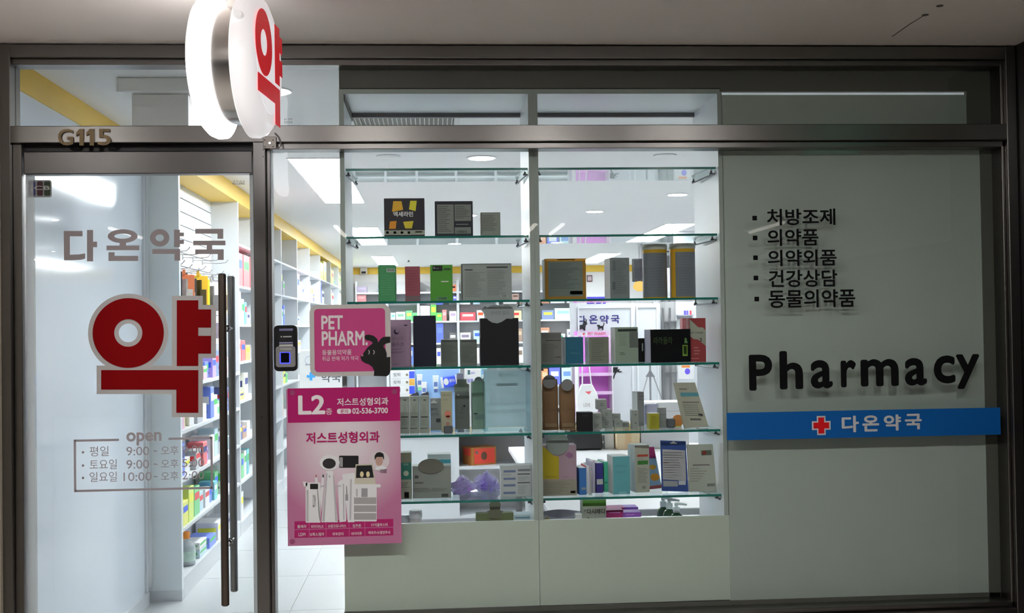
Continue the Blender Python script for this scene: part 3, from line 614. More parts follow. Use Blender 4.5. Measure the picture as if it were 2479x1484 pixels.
shelf_box(2, 'small plain grey carton with fine print on the top stocked shelf', 1164, 1212, 514, .15, .07, (108, 112, 106), [L(1168, 520, 1206, 560, 10, (82, 86, 82)), ('edge_line', 'panel', (1164, 514, 1166, 568), (76, 78, 76))])
# third shelf
shelf_box(3, 'mid green carton with a white barcode at its top right', 916, 959, 641, .20, .06, (58, 118, 76), [BC(938, 651, 954, 657), ('barcode_patch', 'panel', (936, 650, 956, 659), (150, 158, 150)), L(921, 664, 952, 716, 9, (66, 128, 86))], bevel=.004)
shelf_box(3, 'dark red carton standing between two green cartons', 981, 1017, 645, .20, .06, (118, 58, 68), [PN(981, 716, 1017, 727, (88, 74, 78)), L(985, 652, 1012, 706, 8, (112, 52, 62))])
shelf_box(3, 'bright green carton with a black label and white dash', 1042, 1096, 641, .20, .07, (62, 118, 38), [PN(1047, 643, 1071, 656, (14, 18, 16)), TX('N', 1049, 646, 1053, 651, (150, 155, 150)), L(1055, 648, 1068, 652, 1, (90, 95, 90)), PN(1074, 649, 1091, 654, (30, 60, 26)), PN(1068, 680, 1086, 683, (170, 190, 160), 'white_dash'), PN(1056, 718, 1084, 727, (70, 110, 72)), BC(1063, 720, 1080, 725)])
shelf_box(3, 'wide grey carton with two columns of fine print on the middle shelf', 1117, 1239, 638, .17, .09, (114, 118, 116), [PN(1117, 638, 1239, 640.5, (36, 38, 38), 'dark_edge'), PN(1117, 640, 1119, 726, (50, 52, 52), 'dark_edge'), PN(1125, 652, 1144, 655, (50, 52, 54)), PN(1178, 645, 1229, 649, (44, 46, 48)), L(1126, 658, 1176, 720, 16, (100, 104, 102)), L(1180, 653, 1228, 716, 16, (100, 104, 102)), PN(1211, 714, 1230, 720, (130, 134, 130)), BC(1214, 714, 1226, 719, (60, 60, 60))])
shelf_box(3, 'gold framed carton with a dark grey text panel', 1319, 1419, 626, .19, .10, (128, 92, 30), [PN(1321, 626, 1419, 632, (170, 120, 40)), PN(1349, 627, 1392, 630, (200, 170, 60)), PN(1328, 633, 1410, 718, (88, 96, 92)), L(1332, 636, 1404, 700, 18, (70, 78, 80)), PN(1380, 704, 1410, 713, (46, 52, 48)), LS])
shelf_box(3, 'tall grey carton left of two canisters', 1474, 1522, 624, .20, .09, (98, 104, 106), [L(1482, 630, 1516, 712, 18, (84, 90, 92)), LS, PN(1480, 631, 1487, 655, (80, 85, 88)), PN(1480, 682, 1487, 702, (70, 75, 78))], rz=.10)  # left side painted white as if lit by the shop
def canister(label, px, pyt, pyb, rpx, stripe):
    Y = .19; c = at(px, pyb, Y); r = rpx*(at(px+1, pyb, Y).x-c.x); h = at(px, pyt, Y).z-ZS[3]
    t = thing('canister', label, 'canister', (c.x, Y+r, ZS[3]), group='round canisters on the middle shelf')
    GB = mat(ext(88, 92, 98), .25, spec=.5); YB = mat(ext(150, 116, 24), .25, spec=.5)
    MB().lathe((0, 0, 0), [(r*.96, 0), (r*.985, .004), (r*.985, h-.022)], 36).build('body', YB, t)
    MB().lathe((0, 0, .006), [(r*.992, 0), (r*.992, h-.042)], 36).build('grey_label', GB, t)
    MB().lathe((0, 0, h-.022), [(r, 0), (r*1.02, .003), (r*1.02, .017), (r*.98, .022)], 36).build('lid', mat(ext(140, 142, 136), .4), t)
    s = MB()
    for i in range(14):
        z = .02+(h-.075)*i/13
        a0 = -2.1; n = 10; a1 = a0+random.uniform(.8, 1.2)
        vs = [((r*.996)*math.cos(a0+(a1-a0)*j/n), (r*.996)*math.sin(a0+(a1-a0)*j/n), z+q) for j in range(n+1) for q in (0, .0022)]
        s.add(vs, [(2*j, 2*j+2, 2*j+3, 2*j+1) for j in range(n)])
    s.build('fine_print', mat(ext(72, 76, 86), .4), t)
    if stripe:
        n = 6; a0, a1 = -2.85, -2.35
        vs = [((r*1.0)*math.cos(a0+(a1-a0)*j/n), (r*1.0)*math.sin(a0+(a1-a0)*j/n), q) for j in range(n+1) for q in (.004, h-.022)]
        s = MB(); s.add(vs, [(2*j, 2*j+2, 2*j+3, 2*j+1) for j in range(n)]); s.build('yellow_stripe', mat((.85, .47, .04), .4), t)
    return t
canister('grey canister with a white lid, left of the two', 1592, 590, 718, 30, False)
canister('grey canister with a yellow side stripe and white lid', 1660, 588, 718, 31, True)
# fourth shelf
shelf_box(4, 'mauve carton with a dark crescent moon print', 942, 995, 774, .17, .06, (126, 102, 122), [PG([(954+6.6*math.cos(t)+6, 803+6.6*math.sin(t)) for t in [math.radians(v) for v in range(-20, 231, 25)]]+[(956+5*math.cos(t)+6, 800.5+5.5*math.sin(t)) for t in [math.radians(v) for v in range(220, -11, -25)]], (30, 22, 46)), TX('리나잇', 948, 815, 977, 824, (104, 80, 102), .005), TX('콜라겐', 948, 829, 977, 839, (96, 72, 98), .02), L(948, 843, 975, 848, 2, (104, 80, 102)), L(947, 850, 988, 856, 2, (92, 68, 92)), PN(978, 786, 986, 789, (28, 24, 40)), L(951, 880, 970, 883, 1, (100, 76, 98))])
shelf_box(4, 'tall plain midnight navy carton on the fourth shelf', 1001, 1055, 764, .14, .06, (16, 18, 34), [('side_face', 'left', None, (8, 9, 16))], rz=.05)
for i, (x0, x1, lb) in enumerate(((1068, 1109, 'small dark grey text carton right beside the navy carton'), (1115, 1155, 'small dark grey text carton left of the large black carton'))):
    shelf_box(4, lb, x0, x1, 822, .19, .06, (82, 86, 82), [TP, L(x0+3, 834, x1-3, 878, 12, (70, 74, 72)), PN(x0+2, 824, x1-2, 828, (56, 60, 58))])
bx = shelf_box(4, 'large black carton with a grey cloud-shaped display tab', 1163, 1256, 770, .15, .09, (10, 9, 15))
cl = [(1165, 751), (1174, 740), (1180, 745), (1190, 739), (1200, 737), (1208, 739), (1217, 742), (1223, 737), (1231, 737), (1240, 744), (1245, 752), (1244, 760), (1246, 767), (1240, 772), (1227, 771), (1215, 779), (1204, 783), (1192, 781), (1182, 775), (1175, 766), (1170, 757)]
Lx = bx.location
MB().prism([(x-Lx.x, z-Lx.z) for x, z in pp(cl, .148)], -.0475, -.0458).build('display_tab', mat(ext(116, 120, 122), .55), bx)
wpx('면역엔 콜라', 1188, 753, 1232, 763, .1478-.0006, mat(ext(98, 102, 104), .5), bx, 'lettering', .01, tuple(Lx))
shelf_box(4, 'brown-grey carton with a dark line, first of the right cabinet', 1308, 1359, 805, .17, .07, (96, 94, 92), [PN(1320, 823, 1357, 825, (28, 20, 22)), PN(1310, 808, 1357, 820, (88, 87, 86)), L(1312, 832, 1352, 876, 10, (84, 83, 81)), PN(1344, 863, 1357, 866, (74, 62, 62))], rz=.04)
shelf_box(4, 'deep teal blue carton with a pale side', 1367, 1411, 816, .18, .08, (30, 78, 100), [LS, L(1378, 852, 1404, 857, 2, (60, 100, 120)), L(1374, 826, 1402, 846, 4, (34, 84, 106))], rz=.08)
shelf_box(4, 'olive grey text carton with a white side', 1424, 1473, 816, .17, .07, (100, 102, 92), [LS, L(1430, 821, 1468, 874, 12, (84, 87, 80))], rz=.09)
shelf_box(4, 'pale green-grey carton with a dark grey corner panel', 1487, 1544, 792, .17, .07, (112, 124, 112), [LS, PN(1493, 796, 1540, 803, (36, 40, 38)), PN(1522, 803, 1543, 842, (76, 82, 78)), L(1497, 808, 1518, 838, 6, (100, 112, 102)), L(1498, 852, 1516, 860, 2, (76, 86, 78))], rz=.10)
jb = shelf_box(4, 'wide black carton with green letters and a green bottle print', 1571, 1671, 797, .15, .08, (14, 15, 17), [TX('라라올라', 1578, 815, 1625, 834, (44, 56, 36), .02), PG([(1655, 831), (1656, 818), (1660, 818), (1662, 826), (1664, 831)], (70, 100, 60)), PN(1651, 835, 1663, 862, (96, 124, 48)), PN(1653, 837, 1661, 858, (40, 52, 30)), ('side_face', 'left', None, (120, 120, 140))], rz=.12, rough=.25)
shelf_box(4, 'small black box with a white slot behind the wide black carton', 1546, 1572, 819, .25, .09, (12, 12, 14), [PN(1554, 831, 1557, 850, (200, 200, 205))])
shelf_box(4, 'dark red and grey carton at the right end of the fourth shelf', 1668, 1709, 770, .17, .05, (112, 40, 42), [PG([(1669, 772), (1690, 792), (1702, 793), (1709, 801), (1709, 838), (1690, 822), (1680, 821), (1669, 813)], (118, 120, 110)), TX('마그네슘', 1672, 803, 1702, 808, (60, 60, 58), .01), TX('2', 1694, 818, 1699, 826, (20, 20, 22), .04), L(1672, 866, 1702, 870, 1, (150, 96, 96)), L(1680, 838, 1696, 860, 3, (130, 80, 80))])
shelf_box(4, 'coral red carton half hidden behind the wide black carton', 1653, 1668, 770, .26, .05, (190, 105, 110), [L(1655, 776, 1665, 800, 4, (200, 130, 130))])
# fifth shelf
for i, (x0, x1, lb) in enumerate(((969, 991, 'slim grey carton with black bar, nearest the poster, of three'), (992, 1015, 'slim grey carton with black bar, middle of three'), (1016, 1040, 'slim grey carton with black bar, right of three'))):
    m = (x0+x1)/2
    c = shelf_box(5, lb, x0, x1, 961-i, .17, .05, (118, 124, 116), [TP, PN(m-3, 967, m+3, 970, (62, 64, 64)), PN(m-8, 980, m+8, 981, (100, 104, 100)), PN(m-8, 999, m+8, 1000, (100, 104, 100)), L(m-5, 983, m+5, 997, 4, (100, 105, 100)), PN(m-9, 1008, m+8, 1011, (40, 42, 42)), PN(m-10, 1036, m+7, 1038, (62, 64, 64)), L(m-8, 1014, m+8, 1030, 5, (106, 112, 106))], group='slim grey cartons in a row')  # tops painted white, standing for light from inside the shop
    if i:
        MB().prism([(-.018, 0), (.018, 0), (.018, .010), (.012, .017), (.005, .012), (-.006, .010), (-.012, .006)], .0, .0015).build('hang_tab', mat(ext(72, 72, 84), .5), c, loc=(0, .02, c.dimensions.z-.001))
shelf_box(5, 'grey hanging pack with a dark square, right of the slim cartons', 1042, 1068, 964, .30, .02, (122, 124, 126), [PG([(1043, 974), (1047, 971), (1050, 968), (1053, 971), (1058, 973), (1057, 976), (1043, 976)], (200, 205, 230)), L(1043, 978, 1066, 981, 1, (90, 92, 94)), TX('동아', 1043, 988, 1058, 993, (78, 80, 84), .02), PN(1056, 1013, 1066, 1022, (52, 54, 58)), L(1043, 1000, 1062, 1008, 3, (106, 108, 110))])
shelf_box(5, 'beige carton with a peach fruit print', 1068, 1095, 948, .20, .05, (132, 130, 112), [L(1071, 955, 1090, 958, 1, (92, 88, 78)), L(1071, 966, 1090, 970, 2, (112, 108, 94)), PG(disc(1084, 1002, 8, 8, 14), (160, 96, 82)), PG(disc(1085, 1010, 6, 4, 12), (150, 90, 78)), PG(disc(1084, 1026, 5, 5, 12), (128, 92, 84))])
shelf_box(5, 'small dark clear tub in front of the peach carton', 1075, 1097, 1032, .13, .03, (66, 68, 72), bevel=.004, name='small_tub', cat='tub')
gb = shelf_box(5, 'dark grey carton with a flip-up lid and flower print', 1102, 1137, 950, .32, .06, (84, 86, 84), [PN(1107, 955, 1112, 957, (170, 172, 170)), PG(disc(1124, 983, 2.6, 2.6, 12), (16, 16, 16)), PN(1118.5, 984, 1120, 993, (56, 58, 56)), L(1112, 998, 1126, 1002, 2, (64, 66, 64)), L(1105, 1008, 1132, 1014, 2, (70, 72, 70))])
MB().prism([(-.031, 0), (.031, 0), (.031, .030), (.020, .034), (.020, .052), (-.020, .052), (-.020, .034), (-.031, .030)], -.0015, 0).build('lid_flap', mat(ext(128, 130, 124), .5), gb, loc=(0, .02, gb.dimensions.z))
gg = shelf_box(5, 'tall sage green carton with a rounded tab', 1143, 1174, 923, .30, .06, (98, 118, 106), [PN(1146, 1000, 1155, 1003, (24, 30, 28)), PN(1147, 1003, 1172, 1016, (88, 104, 100)), ('side_face', 'left', None, (120, 138, 130))], rz=.05)
MB().prism([(.017*math.cos(math.radians(a)), .019*math.sin(math.radians(a))) for a in range(0, 181, 15)], -.001, .0005).build('rounded_tab', mat(ext(118, 126, 126), .5), gg, loc=(0, -.02, gg.dimensions.z-.001))
# clear acrylic riser box
a, b = at(1173, 1046, .16), at(1283, 896, .16)
ab = thing('acrylic_box', 'large cloudy clear plastic box at the end of the fifth shelf', 'plastic box', ((a.x+b.x)/2, .27, ZS[5]), group=None); O = tuple(ab.location)
ACR = glass((.80, .855, .865), 1.35, .05, 'cloudy_acrylic', haze=.62); AC2 = glass((.86, .93, .95), 1.35, .02, 'clear_acrylic', haze=.12)
MB(O).box(a.x, b.x, .372, .374, ZS[5]+.001, b.z).build('back_wall', ACR, ab)
MB(O).box(a.x, b.x, .16, .161, ZS[5]+.001, b.z).build('front_wall', AC2, ab)
MB(O).box(b.x-.0015, b.x, .161, .372, ZS[5]+.001, b.z).build('side_wall', AC2, ab); MB(O).box(a.x, a.x+.0015, .161, .372, ZS[5]+.001, b.z).build('side_wall', AC2, ab)
wpx('RIGHEALI', 1208, 902, 1254, 912, .3715, mat((.36, .44, .46), .5), ab, 'lettering', .0, O)
p, q = at(1203, 935, .3715), at(1253, 927, .3715); MB(O).box(p.x, q.x, .3712, .3719, p.z, q.z).build('label_strip', mat((.42, .5, .52), .5), ab)
def pouch(label, x0, x1, pyt, tabx, taby, tr):
    zb = ZS[5]; Y = .22; yb = 1032
    c = at((x0+x1)/2, yb, Y); t = thing('kraft_pouch', label, 'pouch', (c.x, Y, zb), group='brown pouches on the fifth shelf')
    wv = at(x1, 1000, Y).x-at(x0, 1000, Y).x; h = at((x0+x1)/2, pyt, Y).z-zb
    prof = [(0, .034, 1), (.15, .030, 1), (.45, .022, .99), (.75, .014, .98), (.92, .006, .97), (1, .002, .92)]
    vs = []
    for u, d, ws in prof:
        for i in range(12):
            an = 2*math.pi*i/12; cs, sn = math.cos(an), math.sin(an)
            vs.append((wv/2*ws*math.copysign(abs(cs)**.35, cs), d*math.copysign(abs(sn)**.6, sn), u*h))
    fs = [(j*12+i, j*12+(i+1) % 12, (j+1)*12+(i+1) % 12, (j+1)*12+i) for j in range(len(prof)-1) for i in range(12)]+[tuple(range(11, -1, -1)), tuple(range(60, 72))]
    s = MB(); s.add(vs, fs); s.smooth = True; s.build('pouch_body', mat(ext(102, 76, 52), .6, noise=.06, scale=40), t)
    p = at(tabx, taby, Y-.036); MB().prism(disc(p.x-c.x, p.z-zb, tr*.00158), -.0365, -.035).build('round_label', mat(ext(104, 102, 104), .5), t)
    writing('누스카비', -wv*.36, .075, wv*.36, .086, -.0355, mat(ext(70, 52, 40), .5), t)
    a2 = wv*.36; MB().box(-a2, a2, -.0362, -.0352, .012, .028).build('bottom_label', mat(ext(112, 92, 70), .5), t)
pouch('brown kraft pouch with a grey round label, left of the two', 1313, 1352, 918, 1330, 924, 17)
pouch('brown kraft pouch with a grey round label, right of the two', 1354, 1393, 930, 1373, 932, 15)
shelf_box(5, 'small plain black carton next to the kraft pouches', 1399, 1436, 998, .12, .05, (16, 15, 18), [TX('BEST', 1411, 1004, 1424, 1008, (54, 54, 56), .0)])
n = 0
small = [(1437, 1457, 1020, .16, 0), (1458, 1483, 1014, .22, 0), (1486, 1507, 1018, .24, 0), (1508, 1524, 1024, .26, 0), (1437, 1457, 1001, .16, 1), (1456, 1481, 992, .22, 1), (1483, 1503, 1002, .24, 1), (1445, 1470, 968, .22, 2)]
words = ['lowest beside the black carton', 'bottom of the middle pile', 'bottom of the third pile', 'low single one at the end of the pile', 'upper one beside the black carton', 'second layer of the middle pile', 'top of the third pile', 'bright topped one crowning the pile']
tops = {}
for (x0, x1, yt, Y, lay), wd in zip(small, words):
    key = round(Y, 2)
    zb = ZS[5] if lay == 0 else tops[key]
    a, b = at(x0, yt, Y), at(x1, yt, Y); h = max(.02, a.z-zb)
    carton('small_carton', 'little grey-white carton, '+wd, 'box', b.x-a.x, .06, h, ((a.x+b.x)/2, Y+.03, zb+.0003), random.uniform(-.05, .05), ext(118, 121, 119), [('top_face', 'top', (0, 0, 0, 0), Wt), ('fine_print', 'lines', (-.008, h*.3, .01, h*.7), ext(92, 96, 94), 2)], group='little grey-white cartons in a pile')
    tops[key] = zb+h+.0006
shelf_box(5, 'tall slim grey carton with its left side painted as lit', 1540, 1557, 949, .30, .06, (104, 105, 108), [LS, L(1543, 956, 1555, 970, 2, (84, 84, 90))], rz=.2)  # the light on the left side is painted in as white
shelf_box(5, 'slim pale grey carton with small round prints in the piles', 1531, 1547, 993, .16, .05, (116, 120, 117), [TP, PN(1536, 1002, 1541, 1006, (86, 90, 90)), PN(1536, 1022, 1541, 1026, (86, 90, 90))])
shelf_box(5, 'clear lilac pack lying behind the yellow carton', 1562, 1596, 978, .34, .05, (150, 150, 190), rough=.15, name='clear_pack', cat='pack', bevel=.006)
shelf_box(5, 'small yellow-green carton with a bright top', 1573, 1597, 1001, .14, .06, (128, 124, 38), [TP, L(1577, 1006, 1593, 1030, 6, (110, 106, 34))])
shelf_box(5, 'small grey carton behind the yellow carton with a white lid', 1597, 1614, 987, .20, .05, (112, 115, 116), [TP, PN(1597, 1003, 1614, 1004, (70, 72, 72))])
shelf_box(5, 'low dark grey round-edged case right of the grey carton', 1616, 1636, 1014, .18, .04, (70, 72, 76), bevel=.004, name='small_case', cat='case')
s = at(1640, 1030, .22); od = thing('orange_disc', 'orange round card standing behind the leaning white pack', 'card', (s.x, .24, ZS[5]))
c = at(1641, 1006, .24); MB().prism([(x, z) for x, z in disc(c.x-s.x, .024, .024, .024, 24)], -.002, .002).build('round_card', mat((.85, .34, .10), .5), od); MB().box(-.02, .02, -.006, .01, 0, .004).build('card_foot', mat(ext(180, 160, 60), .5), od)
def leaner(k, label, poly, Y, tilt, th, col, prints, tab=None):
    """a flat pack leaning back against the cabinet side; poly = its face corners in pixels"""
    zb = ZS[k]; P = pp(poly, Y); cx = sum(p[0] for p in P)/len(P); z0 = min(p[1] for p in P)
    t = thing('hanging_pack', label, 'pack', (cx, Y, zb)); t.rotation_euler = (-tilt, 0, 0)
    MB().prism([(x-cx, z-z0) for x, z in P], 0, th).build('pack_body', mat(ext(*col), .5), t, bevel=.001)
    for nm, pl, c in prints: MB().prism([(x-cx, z-z0) for x, z in pp(pl, Y)], -.0007, .0003).build(nm, mat(ext(*c), .5), t)
    return t, (cx, z0)
def para(x0, y0, x1, y1, sl): return [(x0+sl*(1030-y0), y0), (x1+sl*(1030-y0), y0), (x1+sl*(1030-y1), y1), (x0+sl*(1030-y1), y1)]
sl = -.26
leaner(5, 'white hanging pack with a teal bar leaning at the right end', [(1632, 923), (1684, 922), (1716, 1030), (1657, 1033)], .16, .06, .014, (128, 128, 116), [('teal_bar', para(1669, 947, 1712, 956, sl), (62, 110, 120)), ('printed_panel', para(1669, 937, 1688, 940, sl), (86, 84, 80)), ('printed_panel', para(1668, 969, 1708, 972, sl), (92, 86, 84))]+[('fine_print', para(1667, y, 1704, y+2, sl), (96, 98, 92)) for y in range(976, 1004, 5)]+[('dark_patch', para(1699, 998, 1709, 1004, sl), (44, 42, 40)), ('outline_box', para(1676, 1009, 1702, 1014, sl), (84, 82, 78))])
# sixth shelf
shelf_box(6, 'olive and teal carton with a pale dot beside the poster', 968, 996, 1096, .16, .07, (96, 98, 82), [PN(968, 1120, 996, 1161, (34, 92, 80)), PG(disc(983, 1146, 6.5, 6.5, 16), (138, 146, 128)), TX('마데', 977, 1122, 988, 1127, (120, 140, 130), .01), L(971, 1166, 992, 1182, 4, (82, 86, 76)), PN(979, 1191, 990, 1206, (60, 62, 56)), PN(968, 1161, 996, 1213, (112, 116, 104))])
eb = shelf_box(6, 'broad grey carton with an oval dark display tab', 999, 1092, 1128, .17, .08, (104, 108, 104), [PN(1004, 1151, 1013, 1158, (50, 52, 52)), PN(1004, 1167, 1025, 1171, (66, 68, 68)), L(1003, 1180, 1042, 1192, 4, (88, 92, 88)), L(1046, 1180, 1086, 1190, 4, (88, 92, 88)), PN(1069, 1195, 1085, 1203, (58, 60, 58))])
Lx = eb.location; c = at(1043, 1129, .165)
MB().prism(disc(c.x-Lx.x, c.z-Lx.z, .0505, .030), -.0445, -.0415).build('oval_tab', mat(ext(80, 80, 72), .55), eb, bevel=.0008)
shelf_box(6, 'white and teal carton standing behind the oval-tab carton', 1036, 1092, 1100, .30, .08, (150, 156, 160), [PN(1062, 1112, 1092, 1130, (60, 130, 145)), TP])
shelf_box(6, 'white pack printed with six blue bars on the sixth shelf', 1213, 1287, 1126, .15, .06, (132, 136, 138), [PN(1214, 1121, 1286, 1126, (160, 164, 166))]+[PN(1219, y, 1248, y+6, (78, 86, 112)) for y in (1138, 1156, 1172, 1190)]+[PN(1254, 1135, 1284, 1141, (92, 92, 96)), PN(1253, 1146, 1283, 1149, (40, 42, 42)), PN(1253, 1167, 1283, 1170, (40, 42, 42)), L(1254, 1152, 1282, 1164, 4, (112, 116, 116)), L(1254, 1174, 1282, 1196, 5, (114, 118, 118)), L(1217, 1146, 1247, 1152, 2, (110, 114, 114)), LS])
ym = shelf_box(6, 'carton with a yellow pig-like corner and mauve front with round tab', 1312, 1396, 1078, .15, .08, (128, 108, 120), [PG([(1312, 1080), (1330, 1092), (1338, 1102), (1353, 1106), (1353, 1160), (1313, 1160)], (136, 122, 22)), PN(1312, 1160, 1396, 1203, (114, 110, 100)), L(1318, 1165, 1388, 1196, 7, (98, 95, 86)), PN(1381, 1188, 1393, 1194, (66, 64, 60)), TX('Ellips', 1322, 1152, 1348, 1157, (90, 78, 20), .0), L(1362, 1152, 1386, 1157, 2, (110, 92, 104)), PG([(1368, 1102), (1376, 1094), (1386, 1098), (1388, 1106), (1378, 1110)], (112, 78, 108))])
Lx = ym.location; c = at(1350, 1074, .145)
MB().prism(disc(c.x-Lx.x, c.z-Lx.z, .0455), -.0445, -.0410).build('round_tab', mat(ext(104, 110, 108), .55), ym)
def slim(label, x0, x1, yt, Y, col, extra=()): return shelf_box(6, label, x0, x1, yt, Y, .10, col, list(extra)+[TP], name='slim_carton', rz=.12, group='slim cartons between the plastic dividers')
slim('slim blue carton with a white top right of the round-tab carton', 1399, 1417, 1133, .16, (42, 86, 140), [PN(1404, 1180, 1415, 1186, (110, 120, 130))])
slim('slim red carton squeezed behind the slim blue one', 1418, 1427, 1128, .22, (165, 40, 44), [PN(1418, 1162, 1427, 1176, (150, 140, 140))])
slim('slim lilac white carton left of the navy one', 1430, 1438, 1116, .20, (160, 156, 178))
slim('slim navy carton with a white foot and folded white top', 1440, 1457, 1121, .20, (44, 42, 104), [PN(1441, 1160, 1456, 1173, (150, 154, 156))])
slim('slim mint green carton right of the navy one', 1459, 1469, 1118, .22, (60, 150, 124), [PN(1461, 1166, 1467, 1170, (40, 100, 90))])
p, q = at(1427.5, 1203, .14), at(1432, 1130, .14)
ad = thing('plastic_divider', 'clear plastic upright divider between the slim cartons', 'divider', ((p.x+q.x)/2, .2, ZS[6])); MB(tuple(ad.location)).box(p.x, q.x, .14, .30, ZS[6]+.003, q.z).build('upright', glass((.92, .93, .95), 1.4, .05, 'divider_plastic', haze=.55), ad); MB(tuple(ad.location)).box(p.x-.001, q.x+.002, .14, .30, ZS[6], ZS[6]+.003).build('foot', glass((.92, .95, .95), 1.4, .05, 'divider_foot', haze=.2), ad)
shelf_box(6, 'teal carton with a pale side on the sixth shelf', 1481, 1523, 1105, .15, .09, (74, 128, 136), [LS, TP, PN(1496, 1190, 1514, 1196, (100, 146, 150)), L(1486, 1120, 1518, 1150, 2, (70, 122, 130))], rz=.10)
shelf_box(6, 'white carton with a red and a green label on the sixth shelf', 1533, 1569, 1078, .19, .09, (132, 132, 122), [LS, PN(1538, 1100, 1565, 1106, (140, 58, 44)), PN(1539, 1115, 1565, 1125, (44, 92, 40)), L(1540, 1110, 1562, 1112, 1, (96, 98, 94)), L(1540, 1132, 1566, 1170, 10, (106, 108, 100)), PG(disc(1555, 1180, 5, 4, 12), (104, 104, 98))], rz=.16)
kp, _ = leaner(6, 'colourful kids pack with orange shapes leaning behind the white carton', [(1568, 1088), (1585, 1087), (1603, 1186), (1570, 1190)], .26, .08, .012, (112, 140, 158), [('magenta_top', [(1568, 1088), (1585, 1087), (1589, 1114), (1570, 1115)], (140, 40, 90)), ('orange_shape', disc(1581, 1136, 8, 6, 16), (196, 130, 40)), ('orange_shape', disc(1586, 1160, 11, 9, 18), (200, 120, 36)), ('brown_foot', [(1570, 1182), (1602, 1178), (1603, 1186), (1570, 1190)], (120, 60, 60))])
leaner(6, 'navy hanging pack with a white text panel on the sixth shelf', [(1600, 1066), (1661, 1068), (1667, 1190), (1603, 1188)], .17, .03, .012, (36, 56, 106), [('text_panel', [(1604, 1087), (1659, 1090), (1661, 1163), (1605, 1160)], (128, 128, 132)), ('hang_slot', [(1622, 1072), (1627, 1070), (1631, 1067.5), (1635, 1070), (1640, 1072), (1638, 1074), (1624, 1074)], (215, 215, 225)), ('foot_panel', [(1605, 1163), (1641, 1164), (1641, 1177), (1606, 1177)], (116, 118, 122)), ('barcode_patch', [(1643, 1163), (1660, 1163), (1660, 1173), (1643, 1173)], (140, 142, 146))]+[('fine_print', [(1607, y), (1656-(y % 7)*2, y+1), (1656-(y % 7)*2, y+2.6), (1607, y+2)], (96, 94, 98)) for y in range(1094, 1158, 6)]+[('red_line', [(1606, 1118), (1620, 1118.4), (1620, 1121), (1606, 1121)], (120, 50, 56))])
leaner(6, 'white hanging pack with a small photo, last on the sixth shelf', [(1665, 1077), (1727, 1076), (1736, 1190), (1669, 1191)], .16, .05, .016, (126, 129, 122), [('photo_patch', [(1698, 1091), (1723, 1090), (1724, 1102), (1699, 1103)], (62, 66, 58)), ('photo_spot', disc(1706, 1096.5, 5, 5, 14), (150, 62, 46)), ('dark_line', [(1678, 1125), (1719, 1124), (1719, 1127), (1678, 1128)], (84, 78, 78)), ('grey_patch', [(1712, 1171), (1731, 1170), (1731, 1177), (1712, 1178)], (92, 94, 90))]+[('fine_print', [(1671, y), (1712-(y % 5)*5, y), (1712-(y % 5)*5, y+2), (1671, y+2)], (102, 104, 98)) for y in range(1134, 1168, 6)])

def lump(cx, cy, zb, rx, ry, h, n=18, m=8, rough=.18, seed=1):
    """a soft bag-like lump resting on zb"""
    rnd = random.Random(seed); vs = []; fs = []
    ph = [rnd.uniform(0, 6.28) for _ in range(6)]
    for j in range(m+1):
        v = j/m; rr = (1-v**3.2)**.5 if j < m else .0; rr = max(rr, .02)
        for i in range(n):
            a = 2*math.pi*i/n
            k = 1+rough*(math.sin(3*a+ph[0]+2*v)+.7*math.sin(5*a+ph[1]-3*v)+.5*math.sin(8*a+ph[2]+5*v))*.5
            k *= 1+rough*rnd.uniform(-.35, .35)
            vs.append((cx+rx*rr*k*math.cos(a)*(1 if j else .92), cy+ry*rr*k*math.sin(a)*(1 if j else .92), zb+h*v*(1+.25*rough*math.sin(2*a+ph[3])+(rough*rnd.uniform(-.4, .4) if 0 < j else 0))))
    for j in range(m):
        for i in range(n): fs.append((j*n+i, j*n+(i+1) % n, (j+1)*n+(i+1) % n, (j+1)*n+i))
    fs += [tuple(range(n-1, -1, -1)), tuple(range(m*n, m*n+n))]
    return vs, fs
FILM = glass((.80, .76, .92), 1.5, .06, 'plastic_film', haze=.45)
def bag(label, px, pyb, rpx, Y, h, col, seed, inner=True):
    c = at(px, pyb, Y); z = ZS[6]; r = rpx*.0016
    t = thing('plastic_bag', label, 'bag', (c.x, Y, z), group='purple plastic bags on the sixth shelf')
    s = MB(); s.add(*lump(0, 0, 0, r, .05, h, seed=seed, rough=.5)); s.build('film', FILM, t)
    s = MB(); s.add(*lump(0, .005, .001, r*.86, .04, h*.8, seed=seed+4, rough=.5)); s.build('contents', mat(col, .5, noise=.35, scale=60), t)
bag('crumpled lilac plastic bag of bottles beside the oval-tab carton', 1120, 1198, 27, .28, .062, inn(150, 120, 180), 3)
bag('crumpled purple plastic bag with white print beside the blue-bar pack', 1178, 1192, 28, .36, .066, inn(130, 110, 190), 11)
# on the cabinet deck
def jar(label, px, pyt, rpx, Y, lidc, band):
    c = at(px, pyt, Y); r = rpx*.0016; h = c.z-DECK
    t = thing('jar', label, 'jar', (c.x, Y+r, DECK), group='white jars on the cabinet deck')
    MB().lathe((0, 0, 0), [(r*.85, 0), (r*.9, .003), (r*.9, h*.72)], 24).build('body', mat(ext(150, 146, 146), .35), t)
    MB().lathe((0, 0, h*.72), [(r, 0), (r, h*.22), (r*.92, h*.28)], 24).build('lid', mat(lidc, .35), t)
    if band: MB().lathe((0, 0, h*.15), [(r*.915, 0), (r*.915, h*.4)], 24).build('brown_band', mat(ext(110, 88, 80), .5), t)
jar('low white jar with a domed lid, left on the cabinet deck', 981, 1248, 13, .18, (.7, .7, .74), False)
jar('taller white jar with a brown band on the cabinet deck', 1006, 1237, 16, .15, (.78, .79, .82), True)
c = at(1086, 1262, .16); pz = thing('silver_pouch', 'flat silver-lilac pouch lying on the cabinet deck', 'pouch', (c.x, .22, DECK))
